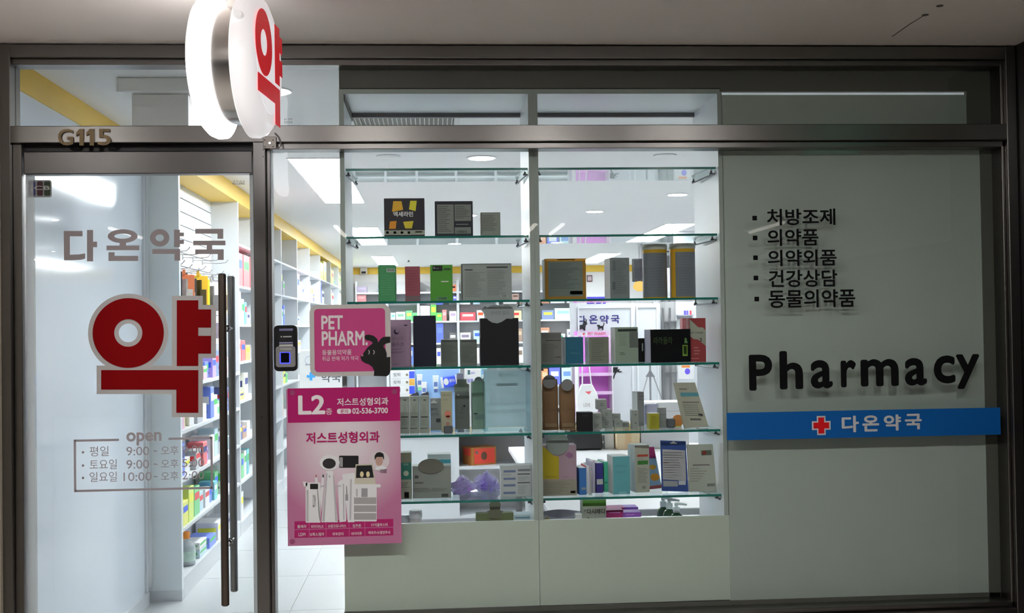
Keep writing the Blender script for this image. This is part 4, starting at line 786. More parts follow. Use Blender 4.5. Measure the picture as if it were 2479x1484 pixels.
MB().prism([(-.078, 0), (.078, 0), (.070, .020), (.062, .036), (.02, .040), (-.03, .039), (-.066, .036), (-.074, .018)], -.07, .07).build('pouch_body', mat((.52, .52, .60), .25, noise=.06, scale=30), pz, bevel=.004)
gs = shelf_box(0, 'green carton with an olive bottle-shaped standee on the cabinet deck', 1153, 1244, 1242, .14, .04, (78, 84, 58), name='standee_carton')
sil = [(1185, 1258), (1184, 1246), (1178, 1241), (1186, 1238), (1186, 1230), (1184, 1224), (1187, 1219), (1186, 1214), (1211, 1213), (1210, 1219), (1213, 1224), (1211, 1230), (1211, 1238), (1219, 1241), (1213, 1246), (1212, 1258)]
Lx = gs.location; MB().prism([(x-Lx.x, z-Lx.z+.004) for x, z in pp(sil, .135)], -.0235, -.0212).build('standee', mat(ext(78, 78, 66), .55), gs)
shelf_box(0, 'small pale blue box at the right end of the left cabinet deck', 1245, 1286, 1246, .25, .08, (150, 158, 162), [PN(1247, 1251, 1284, 1255, (80, 110, 130))])
c = at(1362, 1255, .16); cb = thing('curved_card', 'lilac-white curved card standing on the right cabinet deck', 'card', (c.x, .22, DECK))
vs = []; fs = []
for i in range(13):
    a = math.pi*(i/12); x = -.072+.144*i/12; yy = .03*math.sin(a)
    vs += [(x, .04+yy, .0), (x, .04+yy, .075+.003*math.sin(a)), (x, .042+yy, .075), (x, .042+yy, 0)]
for i in range(12):
    for q in range(4): fs.append((4*i+q, 4*i+4+q, 4*i+4+(q+1) % 4, 4*i+(q+1) % 4))
s = MB(); s.add(vs, fs); s.build('card', mat((.62, .61, .72), .5), cb); MB().box(-.07, .06, -.02, .036, 0, .028).build('dark_tray', mat((.10, .09, .11), .5), cb)
yb = thing('yellow_bag', 'folded yellow and white film bag in the left corner of the deck', 'bag', (at(1325, 1256, .13).x, .15, DECK))
s = MB(); s.add(*lump(0, 0, 0, .022, .04, .07, seed=5, rough=.25)); s.smooth = True; s.build('film', mat(ext(110, 104, 52), .3), yb)
MB().tube([(.012, -.035, .004), (.0, -.036, .035), (-.014, -.03, .068)], .002, 6).build('white_cord', mat((.8, .8, .8), .4), yb)
shelf_box(0, 'tiny white box beside the green-topped carton', 1395, 1412, 1245, .15, .04, (170, 172, 176))
shelf_box(0, 'grey carton with a green top band and black letters', 1411, 1468, 1210, .13, .08, (116, 120, 112), [PN(1411, 1210, 1468, 1226, (64, 106, 40)), TX('다시래디', 1421, 1231, 1464, 1245, (26, 28, 26), .02), PG(disc(1424, 1254, 3, 1.6, 10), (40, 42, 40)), PG(disc(1416, 1236, 1.6, 1.6, 8), (50, 52, 50))])
for i, (x0, x1, yt, Y, c, wd) in enumerate(((1468, 1510, 1235, .17, (128, 32, 84), 'magenta'), (1508, 1553, 1240, .17, (110, 66, 140), 'purple'), (1472, 1514, 1229, .26, (140, 40, 96), 'second magenta'), (1500, 1546, 1228, .27, (120, 78, 160), 'second purple'))):
    shelf_box(0, wd+' flat carton stacked low on the right cabinet deck', x0, x1, yt, Y, .07, c, [TP] if False else [L(x0+6, yt+4, x1-8, yt+8, 1, (170, 120, 170))], group='magenta and purple cartons on the deck')
def pump(label, px, pyt, Y):
    c = at(px, 1253, Y); zt = at(px, pyt, Y).z; h = zt-DECK
    t = thing('pump_bottle', label, 'bottle', (c.x, Y, DECK), group='green pump bottles')
    g = mat((.02, .075, .03), .12, spec=.7)
    MB().lathe((0, 0, 0), [(.022, 0), (.026, .004), (.027, h*.42), (.022, h*.55), (.011, h*.62), (.010, h*.66)], 26).build('bottle', g, t)
    wm = mat(ext(168, 172, 176), .35)
    MB().lathe((0, 0, h*.64), [(.0135, 0), (.0135, h*.2), (.007, h*.22), (.007, h*.28)], 20).build('collar', wm, t)
    MB().tube([(-.008, 0, h*.95), (.010, -.004, h*.965), (.040, -.012, h*.93)], [.007, .006, .0035], 10).build('spout', wm, t)
pump('green pump bottle, leftmost and farthest of the three', 1606, 1203, .34)
pump('green pump bottle, middle of the three', 1621, 1207, .27)
pump('green pump bottle, rightmost and nearest of the three', 1638, 1217, .20)
c = at(1567, 1252, .2); bc = thing('bottle_cap', 'small blue and white bottle cap lying on the deck', 'cap', (c.x, .2, DECK)); MB().lathe((0, 0, 0), [(.011, 0), (.011, .006), (.006, .009)], 16).build('cap_skirt', mat((.12, .16, .75), .4), bc); MB().lathe((0, 0, .009), [(.006, 0), (.004, .004)], 12).build('cap_button', mat((.8, .8, .85), .4), bc)

# ================================================================== shop lights
PL = lamp((.93, .97, 1.0), PANEL_LIGHT, 'led_panel'); WF = mat((.78, .78, .78), .5)
nm = ['nearest', 'second', 'third']
for sd, xa, xb, ys in (('left', -.90, -.575, (3.0, 8.08, 13.12)), ('right', 2.55, 2.88, (2.9, 7.95, 12.98))):
    for i, y in enumerate(ys):
        t = thing('ceiling_panel_light', f'long bright flat ceiling light, {nm[i]} of the {sd} row', 'ceiling light', ((xa+xb)/2, y+1.3, 2.64), group='flat ceiling lights')
        MB(tuple(t.location)).box(xa, xb, y, y+2.6, 2.632, 2.636).build('diffuser', PL, t)
        MB(tuple(t.location)).box(xa-.012, xb+.012, y-.012, y+2.612, 2.634, 2.6395).build('frame', WF, t)
DLm = lamp((.97, .98, 1.0), DOWN_LIGHT, 'downlight')
for (px, py, r), lb in zip(((1440, 511, .085), (1347, 586, .08), (1100, 589, .09), (1640, 470, .085)), ('bright round downlight above the right cabinet', 'small far round downlight left of the gold carton', 'far round downlight seen under the second glass shelf', 'round downlight hidden by the right cabinet side')):
    p = atz(px, py, 2.64); t = thing('downlight', lb, 'ceiling light', (p.x, p.y, 2.64), group='round downlights')
    MB(tuple(t.location)).lathe((p.x, p.y, 2.630), [(r*.9, 0), (r*.9, .004)], 28).build('lens', DLm, t); MB(tuple(t.location)).lathe((p.x, p.y, 2.633), [(r*1.1, 0), (r*1.1, .0065)], 28).build('rim', WF, t)
# downlights read off the glossy wall's glow, plus one added to brighten the doorway
for i, (x, y) in enumerate(((.33, 3.0), (.36, 6.8), (-.72, .9))):
    t = thing('downlight', ('round downlight just behind the window display', 'round downlight over the middle aisle', 'round fill downlight added inside the door, unseen behind the lit sign')[i], 'ceiling light', (x, y, 2.64), group='round downlights')
    MB(tuple(t.location)).lathe((x, y, 2.630), [(.08, 0), (.08, .004)], 28).build('lens', DLm if y > 1 else lamp((.97, .98, 1.0), DOOR_FILL, 'door_fill_lamp'), t); MB(tuple(t.location)).lathe((x, y, 2.633), [(.095, 0), (.095, .0065)], 28).build('rim', WF, t)
# ceiling air grille, speakers and small dark sprinkler head
a = atz(858, 292, 2.64); b = atz(1097, 308, 2.64)
gr = thing('air_grille', 'square slatted air grille in the ceiling behind the display top', 'vent', ((a.x+b.x)/2, (a.y+b.y)/2+.1, 2.64)); O = tuple(gr.location)
MB(O).box(a.x, b.x, a.y-.35, b.y+.2, 2.630, 2.6385).build('backing', mat((.20, .20, .18), .6), gr)
for i in range(22):
    x = a.x+(b.x-a.x)*(i+.5)/22; MB(O).box(x-.0025, x+.0025, a.y-.35, b.y+.2, 2.620, 2.630).build('slat', mat((.62, .60, .54), .5), gr)
for k, (p0, p1, q0, q1) in enumerate(((a.x-.03, b.x+.03, b.y+.2, b.y+.23), (a.x-.03, b.x+.03, a.y-.38, a.y-.35), (a.x-.03, a.x, a.y-.35, b.y+.2), (b.x, b.x+.03, a.y-.35, b.y+.2))): MB(O).box(p0, p1, q0, q1, 2.622, 2.6385).build('frame', mat((.70, .69, .66), .5), gr)
for (px, py), lb in zip(((940, 377), (1610, 375)), ('flat white round ceiling speaker above the left cabinet', 'flat white round ceiling speaker above the right cabinet')):
    p = atz(px, py, 2.64); t = thing('ceiling_speaker', lb, 'speaker', (p.x, p.y, 2.64)); MB(tuple(t.location)).lathe((p.x, p.y, 2.626), [(.05, 0), (.062, .006), (.062, .0135)], 28).build('dome', mat((.80, .80, .78), .5), t); MB(tuple(t.location)).lathe((p.x, p.y, 2.632), [(.075, 0), (.075, .0075)], 28).build('ring', WF, t)
p = atz(989, 630, 2.64); t = thing('sprinkler', 'tiny dark sprinkler head in the far ceiling', 'sprinkler', (p.x, p.y, 2.64)); MB(tuple(t.location)).lathe((p.x, p.y, 2.612), [(.02, 0), (.012, .01), (.008, .0275)], 12).build('head', mat((.1, .1, .1), .5), t)
# solid grey box standing in for a reflection in the transom glass
u = thing('reflection_box', 'grey box standing in for a reflection above the glass door', 'reflection stand-in', (at(380, 230, .62).x, .75, 2.64)); O = tuple(u.location)
a, b = at(281, 222, .62), at(474, 163, .62); MB(O).box(a.x, b.x, .62, .98, a.z, 2.6395).build('top_plate', mat((.86, .86, .83), .5), u, bevel=.004)
a2, b2 = at(319, 300, .66), at(455, 222, .66); MB(O).box(a2.x, b2.x, .66, .96, a.z-.20, a.z-.001).build('housing', mat((.80, .77, .75), .5), u, bevel=.004)
MB(O).box(b2.x-.006, b2.x+.0008, .6592, .661, a.z-.195, a.z-.004).build('corner_trim', mat((.8, .82, .85), .3), u)

# ================================================================== left shelving
SX0 = -1.455
ORD = ['first', 'second', 'third', 'fourth', 'fifth', 'sixth', 'seventh', 'eighth', 'ninth', 'tenth', 'eleventh', 'twelfth', 'thirteenth', 'fourteenth']
# first bay: slatted wall above, shelves below, open to the aisle
YA, YB = 2.42, 4.42
b1 = thing('shelf_unit', 'white shelf bay with slatted back nearest the glass door', 'shelf', ((SX0-1.67)/2, (YA+YB)/2, 0), group='white shelf units along the left wall'); O = tuple(b1.location)
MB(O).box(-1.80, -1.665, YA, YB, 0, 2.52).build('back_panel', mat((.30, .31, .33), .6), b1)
for i in range(14):
    z = 1.26+i*.0905; MB(O).box(-1.665, -1.652, YA, YB, z, z+.083).build('slat', WHITE, b1)
MB(O).box(-1.665, -1.652, YA, YB, .05, 1.255).build('lower_back', mat((.62, .63, .65), .5), b1)
MB(O).box(-1.80, SX0, YB, YB+.02, 0, 2.52).build('side_panel', WHITE, b1)
BZ = [.12, .405, .69, .97, 1.235]
for z in BZ: MB(O).box(-1.652, SX0, YA, YB, z-.02, z).build('shelf', WHITE, b1)
MB(O).box(SX0-.02, SX0-.002, YA, YB, 0, .10).build('plinth', WHITE, b1)
# further cube shelves
VY = [YB+.02, 5.68, 6.94, 8.25, 9.53, 10.86, 12.41, 13.82, 15.30, 16.40]
HZ = [.10, .40, .70, 1.01, 1.31, 1.595, 1.89, 2.21]
for i in range(len(VY)-1):
    y0, y1 = VY[i], VY[i+1]
    t = thing('shelf_unit', f'white cube shelf unit, {ORD[i]} after the slatted bay', 'shelf', ((SX0-1.79)/2, (y0+y1)/2, 0), group='white shelf units along the left wall'); O = tuple(t.location)
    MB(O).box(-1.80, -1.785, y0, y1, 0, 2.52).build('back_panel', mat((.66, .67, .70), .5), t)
    for v in (y0, y1-.018): MB(O).box(-1.785, SX0, v, v+.017, 0, 2.52).build('side_panel', WHITE, t)
    for z in HZ: MB(O).box(-1.785, SX0-.001, y0+.017, y1-.018, z-.018, z).build('shelf', WHITE, t)
    MB(O).box(SX0-.02, SX0-.004, y0+.017, y1-.018, 0, .08).build('plinth', WHITE, t)
PAL = {'white': (200, 204, 212), 'pale blue': (150, 180, 215), 'blue': (50, 80, 190), 'green': (60, 160, 80), 'lime': (170, 205, 60), 'yellow': (225, 205, 60), 'orange': (225, 120, 50), 'red': (190, 50, 55), 'pink': (220, 140, 165), 'teal': (60, 150, 160), 'navy': (45, 50, 105), 'grey': (130, 134, 140), 'cream': (222, 210, 180), 'brown': (140, 95, 65), 'violet': (140, 110, 190)}
def side_carton(label, y, wd, dp, h, z, cname, xf, group, name='carton'):
    """a carton whose front looks to the aisle (+x), with a printed band and lettering patch"""
    col = inn(*[.68*v+.32*205 for v in PAL[cname]]); c2 = inn(*PAL[random.choice(['white', 'blue', 'red', 'green', 'navy', 'yellow'])])
    t = MB().box(-dp/2, dp/2, -wd/2, wd/2, 0, h).build(name, mat(col, .4), bevel=.002)
    t.location = (xf-dp/2, y, z+.0002); tag(t, label, 'box', group)
    MB().box(dp/2-.0002, dp/2+.0008, -wd*.42, wd*.42, h*.55, h*.80).build('printed_band', mat(c2, .4), t)
    MB().box(-dp*.4, dp*.4, -wd/2-.0008, -wd/2+.0002, h*.45, h*.7).build('printed_band', mat(c2, .4), t)
    MB().box(-dp*.35, dp*.3, -wd/2-.0008, -wd/2+.0002, h*.18, h*.25).build('fine_print', mat(inn(90, 95, 100), .4), t)
    return t
# products on the lower shelves of the first bay
cols = list(PAL)
rows = [(BZ[1], .22, ['yellow', 'lime', 'green', 'pale blue', 'white', 'blue', 'teal', 'green', 'white', 'violet']),
        (BZ[2], .22, ['blue', 'white', 'grey', 'red', 'violet', 'white', 'pale blue', 'grey', 'white', 'pale blue']),
        (BZ[3], .22, ['pink', 'yellow', 'white', 'grey', 'white', 'blue', 'white', 'green', 'blue', 'navy']),
        (BZ[4], .2, ['white', 'red', 'white', 'green', 'pink', 'blue', 'violet', 'blue', 'white', 'pink'])]
for r, (z, hm, cl) in enumerate(rows):
    y = YA+.06
    for i, cn in enumerate(cl):
        wd = random.uniform(.10, .17); h = random.uniform(.4, 1)*hm
        if y+wd > YB-.03: break
        side_carton(f'{cn} carton, {ORD[i]} from the door on the {ORD[r+1]} shelf up of the slatted bay', y+wd/2, wd, random.uniform(.10, .15), h, z, cn, SX0-random.uniform(.01, .05), 'cartons in the slatted bay'); y += wd+random.uniform(.02, .06)
# big clear bottle with orange cap and flat boxes on the lowest shelf
p = atx(465, 1365, -1.53)
bt = thing('plastic_bottle', 'large clear plastic bottle with an orange cap on the lowest shelf', 'bottle', (-1.53, 2.80, BZ[0]))
MB().lathe((0, 0, 0), [(.058, 0), (.066, .008), (.066, .115), (.056, .138), (.030, .152), (.028, .165)], 28).build('bottle', glass((.78, .82, .86), 1.45, .08, 'bottle_plastic', haze=.55), bt)
MB().lathe((0, 0, .163), [(.034, 0), (.034, .035), (.030, .040)], 24).build('cap', mat(inn(230, 120, 40), .4), bt)
MB().lathe((0, 0, .03), [(.0672, 0), (.0672, .06)], 28).build('label', mat(inn(150, 170, 160), .5, noise=.3, scale=25), bt)
for i, (y, h, cn) in enumerate(((3.10, .05, 'pale blue'), (3.10, .045, 'white'), (3.42, .07, 'blue'), (3.72, .12, 'white'), (4.05, .10, 'grey'))):
    side_carton(f'flat {cn} box, {ORD[i]} on the lowest shelf behind the clear bottle', y, .22, .15, h, BZ[0]+(.052 if i == 1 else .0), cn, SX0-.02, 'flat boxes on the lowest shelf')
# hooks with hanging packs on the slatted wall
HK = mat((.45, .46, .48), .3, 1)
hang = [('dark grey', (60, 56, 58), (160, 150, 145)), ('orange-topped', (205, 110, 70), (170, 165, 160)), ('black and white', (50, 48, 46), (190, 185, 180)), ('gold', (190, 150, 30), (60, 50, 20)), ('bright yellow', (222, 196, 40), (80, 60, 20)), ('white', (190, 186, 184), (90, 86, 86)), ('grey and white', (120, 118, 122), (205, 200, 200)), ('beige', (190, 175, 150), (110, 90, 70))]
for i, (nmc, c1, c2) in enumerate(hang):
    y = 2.60+i*.215; z = 1.95-.012*(i % 3)
    t = thing('hanging_pack', f'{nmc} hanging pack on a wire hook, {ORD[i]} from the door', 'pack', (-1.55+.03*(i % 2), y, z-.27), -.75, 'packs hanging on the slatted wall')
    MB().box(-.006, .006, -.075, .075, 0, .23).build('pack_body', mat(inn(*c1), .4), t, bevel=.002)
    MB().box(-.055, .055, -.012, -.001, .01, .20).build('inner_card', mat(inn(*c2), .45, noise=.4, scale=40), t, loc=(0, -.01, 0))
    MB().box(.0055, .0068, -.06, .06, .03, .14).build('printed_panel', mat(inn(*c2), .4), t)
    MB().prism([(-.02, .225), (.02, .225), (.012, .262), (-.012, .262)], -.001, .001).build('hang_tab', mat(inn(*c1), .4), t)
    h = thing('wire_hook', f'grey wire display hook, {ORD[i]} from the door on the slatted wall', 'hook', (-1.652, y, z), group='wire hooks on the slatted wall')
    MB().tube([(0, 0, 0), (.12, 0, -.004), (.165, 0, .0), (.185, 0, .022)], .003, 6).build('wire', HK, h); MB().box(-.0005, .004, -.015, .015, -.015, .02).build('plate', HK, h)
for i in range(5):
    y = 2.75+i*.33; h = thing('wire_hook', f'empty wire hook, {ORD[i]} of the upper row on the slatted wall', 'hook', (-1.652, y, 2.04), group='wire hooks on the slatted wall')
    MB().tube([(0, 0, 0), (.12, 0, -.004), (.165, 0, .0), (.185, 0, .022)], .003, 6).build('wire', HK, h); MB().box(-.0005, .004, -.015, .015, -.015, .02).build('plate', HK, h)
for i in range(6):
    y = 2.64+i*.26; cn = ['white', 'grey', 'white', 'cream', 'white', 'white'][i]
    t = thing('hanging_pack', f'{cn} hanging pack in the lower row, {ORD[i]} from the door', 'pack', (-1.55, y, 1.455), -.75, 'packs hanging on the slatted wall')
    MB().box(-.006, .006, -.07, .07, 0, .20).build('pack_body', mat(inn(*PAL[cn]), .4), t, bevel=.002); MB().box(.005, .0075, -.05, .05, .04, .15).build('printed_panel', mat(inn(110, 100, 110), .4, noise=.4, scale=40), t)
    h = thing('wire_hook', f'wire hook, {ORD[i]} of the lower row on the slatted wall', 'hook', (-1.652, y, 1.66), group='wire hooks on the slatted wall'); MB().tube([(0, 0, 0), (.12, 0, -.004), (.165, 0, 0)], .003, 6).build('wire', HK, h)
t = thing('blue_banner', 'tall narrow blue hanging card at the start of the slatted wall', 'card', (-1.50, 2.50, 1.83), -.6); MB().box(-.002, .002, -.04, .03, 0, .33).build('card', mat(inn(70, 90, 190), .4), t); MB().box(.0015, .003, -.03, .02, .03, .2).build('white_print', mat(inn(215, 220, 235), .4), t)
# products in the cube shelves: what the photo shows in each visible cube
SPEC = {  # unit index: {shelf index: [(colour, width, height)]}
    0: {7: [], 6: [('red', .3, .26), ('red', .3, .26), ('red', .3, .26)], 5: [('white', .1, .22), ('white', .06, .26), ('pale blue', .1, .2), ('teal', .09, .18), ('pink', .1, .1)], 4: [('cream', .16, .17), ('red', .18, .16), ('orange', .2, .12)], 3: [('yellow', .3, .06), ('white', .16, .2)], 2: [('navy', .2, .12), ('brown', .16, .09), ('white', .14, .12)], 1: [('teal', .1, .2), ('green', .1, .19), ('white', .1, .2), ('teal', .09, .2)], 0: [('white', .22, .2)]},
    1: {5: [('white', .2, .08), ('white', .2, .06)], 3: [('blue', .3, .12), ('green', .2, .1)], 2: [('white', .2, .15), ('pale blue', .3, .2)], 4: [('white', .3, .1)]},
    2: {6: [('navy', .22, .26), ('grey', .12, .15)], 5: [('teal', .1, .2), ('pale blue', .1, .16), ('blue', .09, .2)], 4: [('grey', .2, .1)], 3: [('white', .2, .1), ('yellow', .14, .12), ('green', .12, .1)], 2: [('orange', .2, .2)]},
    3: {6: [('pink', .4, .28), ('white', .2, .2), ('pink', .15, .16)], 5: [('lime', .1, .2), ('white', .2, .1)], 4: [('orange', .1, .2), ('cream', .3, .12)], 3: [('yellow', .2, .1)]},
    4: {6: [('white', .3, .24), ('white', .25, .2), ('navy', .1, .1)], 5: [('lime', .2, .1), ('white', .3, .2)], 4: [('white', .2, .2)]},
    5: {7: [('lime', .25, .26), ('yellow', .4, .24), ('yellow', .4, .28)], 6: [('blue', .4, .29), ('white', .3, .18)], 5: [('white', .3, .2), ('cream', .2, .1)]},
    6: {7: [('yellow', .35, .24), ('yellow', .4, .22), ('green', .2, .08)], 6: [('pink', .4, .24), ('white', .3, .2)], 5: [('cream', .4, .2)]},
    7: {7: [('yellow', .4, .22), ('lime', .3, .2)], 6: [('cream', .3, .26), ('yellow', .3, .24)], 5: [('white', .4, .2)]},
    8: {7: [('white', .3, .2)], 6: [('pale blue', .3, .2)]}}
for ui, sh in SPEC.items():
    for si, items in sh.items():
        y = VY[ui]+.08
        for j, (cn, wd, h) in enumerate(items):
            if y+wd > VY[ui+1]-.03: wd = VY[ui+1]-.03-y
            if wd < .04: continue
            side_carton(f'{cn} product box, {ORD[j]} on the {ORD[si]} shelf up in the {ORD[ui]} cube unit', y+wd/2, wd, .2, h, HZ[si], cn, SX0-.03, 'product boxes in the cube shelves'); y += wd+.04

# ================================================================== back wall shelving
YBK = 16.05
bxs = [at(p, 760, YBK).x for p in (861, 937, 1013, 1109, 1205, 1300, 1389)]
bz = [.12, .50, .90]+[at(1060, y, YBK).z for y in (830, 777, 729, 706)]
bnames = ['leftmost', 'second', 'third', 'fourth', 'fifth', 'rightmost']
for i in range(6):
    x0, x1 = bxs[i], bxs[i+1]
    t = thing('wall_shelf', f'white shelf unit against the back wall, {bnames[i]} of six', 'shelf', ((x0+x1)/2, 16.25, 0), group='white shelf units on the back wall'); O = tuple(t.location)
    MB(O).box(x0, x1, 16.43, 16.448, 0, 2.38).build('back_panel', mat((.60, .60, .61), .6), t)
    for v in (x0, x1-.022): MB(O).box(v, v+.021, YBK, 16.43, 0, 2.38).build('side_panel', WHITE, t)
    for z in bz: MB(O).box(x0+.021, x1-.022, YBK+.002, 16.43, z-.03, z).build('shelf', WHITE, t)
cnt = {}
def bk_box(px0, py0, px1, py1, cname, lv, col=None, extra=None):
    a, b = at(px0, py1, YBK+.03), at(px1, py0, YBK+.03); zb = bz[lv]
    c = [.8*v+.2*200 for v in (col or PAL[cname])]; x0, x1 = a.x, b.x; h = max(.03, b.z-zb)
    for v in bxs:   # keep clear of the uprights
        if x0 < v < x1: x0, x1 = (v+.024, x1) if (x1-v) > (v-x0) else (x0, v-.024)
    for v in bxs:
        if abs(x0-v) < .024: x0 = v+.024
        if abs(x1-v) < .024: x1 = v-.024
    k = (cname, lv); cnt[k] = cnt.get(k, 0)+1
    pr = [('printed_band', 'panel', ((x0-x1)*.35, h*.5, (x1-x0)*.35, h*.78), inn(*(extra or PAL['white'])))]
    return carton('carton', f'{cname} carton, back wall, {ORD[lv]} shelf up, {ORD[cnt[k]-1]} {cname} one from the left', 'box', x1-x0, .16, h, ((x0+x1)/2, YBK+.11, zb+.0003), 0, inn(*c), pr, group='cartons on the back wall shelves')
for r in [(946, 757, 957, 776, 'pale blue', 4, (150, 190, 230), (90, 140, 200)), (959, 755, 981, 776, 'white', 4, (205, 215, 225), (90, 130, 110)), (983, 752, 998, 776, 'green', 4, (60, 190, 80), (190, 225, 70)), (999, 757, 1011, 776, 'green', 4, (70, 195, 85), (60, 170, 80)), (1017, 740, 1041, 776, 'cream', 4, (225, 205, 195), (210, 180, 165)), (1043, 734, 1056, 776, 'green', 4, (60, 175, 50), (215, 230, 60)), (1057, 757, 1070, 776, 'green', 4, (60, 205, 70), (210, 225, 60)), (1071, 750, 1081, 776, 'red', 4, (205, 95, 95), (220, 150, 150)), (1088, 753, 1105, 776, 'white', 4, (215, 200, 222), (160, 140, 170)), (1114, 756, 1151, 776, 'red', 4, (200, 50, 60), (225, 225, 230)), (1155, 751, 1172, 776, 'white', 4, (210, 212, 218), (225, 80, 40)), (1226, 752, 1262, 776, 'yellow', 4, (225, 205, 130), (190, 60, 60)),
          (1057, 783, 1073, 829, 'blue', 3, (50, 70, 170), (90, 110, 200)), (1088, 806, 1105, 829, 'grey', 3, (60, 60, 62), (215, 215, 220)), (1114, 805, 1139, 829, 'white', 3, (215, 210, 222), (120, 110, 130)), (1147, 800, 1163, 829, 'pale blue', 3, (150, 180, 230), (60, 90, 190)), (1254, 795, 1264, 829, 'brown', 3, (120, 95, 80), (170, 150, 130)), (1220, 790, 1252, 829, 'white', 3, (205, 205, 210), (150, 150, 160)),
          (1057, 843, 1068, 876, 'white', 2, (195, 200, 225), (70, 80, 180)), (1114, 842, 1160, 880, 'white', 2, None, (60, 60, 70)), (1254, 840, 1266, 880, 'cream', 2, None, (110, 95, 85)), (960, 840, 1004, 880, 'blue', 2, None, None), (1020, 845, 1052, 880, 'white', 2, None, (60, 150, 90)),
          (864, 714, 886, 727, 'brown', 5, (130, 70, 75), (170, 120, 120)), (1097, 716, 1108, 727, 'blue', 5, (70, 70, 160), (200, 200, 220)), (1240, 711, 1256, 727, 'brown', 5, (140, 110, 100), (90, 70, 65)), (940, 714, 960, 727, 'grey', 5, None, None), (862, 693, 888, 704, 'violet', 6, (105, 95, 115), (140, 130, 150)), (1086, 689, 1108, 704, 'orange', 6, (215, 100, 60), (60, 30, 40)), (915, 690, 934, 704, 'navy', 6, (60, 75, 95), None),
          (1312, 751, 1341, 776, 'navy', 4, (80, 95, 135), (225, 205, 60)), (1343, 746, 1384, 776, 'pale blue', 4, (150, 205, 225), (120, 180, 205)), (1308, 793, 1330, 829, 'brown', 3, (150, 95, 65), (200, 190, 180)), (1374, 797, 1386, 829, 'white', 3, (205, 205, 212), (120, 120, 135)), (1334, 808, 1368, 829, 'white', 3, None, (60, 150, 110)), (1311, 893, 1326, 920, 'orange', 1, (225, 110, 60), (230, 160, 130)), (1330, 890, 1356, 925, 'blue', 1, (60, 70, 200), (190, 195, 230)), (1360, 890, 1386, 925, 'pale blue', 1, (160, 195, 230), (90, 120, 170))]:
    bk_box(*r)
t = thing('wall_camera', 'small white camera box on the yellow back wall band', 'camera', (at(880, 655, 16.3).x, 16.42, 2.60)); MB().box(-.06, .06, -.1, 0, -.08, .05).build('housing', mat((.7, .66, .6), .5), t, bevel=.006); MB().box(-.04, .04, -.102, -.099, -.07, -.03).build('lens', BLACK, t)
t = thing('picture_frame', 'small brown framed notice on the back wall', 'picture', (at(1428, 682, 16.4).x, 16.44, at(1428, 682, 16.4).z)); MB().box(-.05, .05, -.02, 0, 0, .12).build('frame', mat((.12, .05, .05), .5), t); MB().box(-.036, .036, -.022, -.018, .02, .10).build('notice', mat((.45, .36, .38), .5), t)

# ================================================================== island counter behind the left cabinet
YG = 4.5; ga, gm_, gb2 = at(930, 1000, YG).x, at(1110, 1000, YG).x, at(1345, 1000, YG).x; GZ = .735
g = thing('island_counter', 'white island counter with an open niche on its right half', 'counter', ((ga+gb2)/2, YG+.25, 0)); O = tuple(g.location)
MB(O).box(ga, gm_, YG, YG+.5, .08, GZ-.025).build('solid_half', WHITE, g); MB(O).box(ga-.01, gb2+.01, YG-.01, YG+.51, GZ-.025, GZ).build('top', WHITE, g)
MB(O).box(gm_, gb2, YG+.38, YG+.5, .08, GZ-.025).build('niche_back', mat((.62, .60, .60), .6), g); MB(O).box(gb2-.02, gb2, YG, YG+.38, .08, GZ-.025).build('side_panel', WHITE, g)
NZ = at(1150, 1128, YG+.03).z; MB(O).box(gm_, gb2-.02, YG, YG+.38, NZ-.022, NZ).build('niche_shelf', WHITE, g); MB(O).box(gm_, gb2-.02, YG, YG+.38, .08, .10).build('niche_floor', WHITE, g)
MB(O).box(ga+.02, gb2-.02, YG+.04, YG+.46, 0, .08).build('plinth', mat((.5, .5, .52), .5), g)
a, b = at(1138, 1100, YG+.06), at(1198, 1080, YG+.06); hh = at(1170, 1083, YG+.06).z-NZ
rb = carton('gift_carton', 'red and gold carton with a round crest in the counter niche', 'box', b.x-a.x+.02, .16, hh, ((a.x+b.x)/2-.02, YG+.16, NZ+.0005), .42, inn(150, 95, 45), [('red_face', 'panel', (-.085, .012, .093, hh-.012), inn(215, 62, 48)), ('round_crest', 'poly', (0, 0, 0, 0), inn(90, 60, 45), disc(.0, hh*.5, .026, .032, 18)), ('price_tag', 'panel', (-.075, hh*.62, -.052, hh*.8), inn(240, 215, 215))])
MB().box(-.001-(b.x-a.x+.02)/2, .0004-(b.x-a.x+.02)/2, -.06, .06, hh*.52, hh-.012).build('red_side', mat(inn(185, 60, 45), .5), rb)
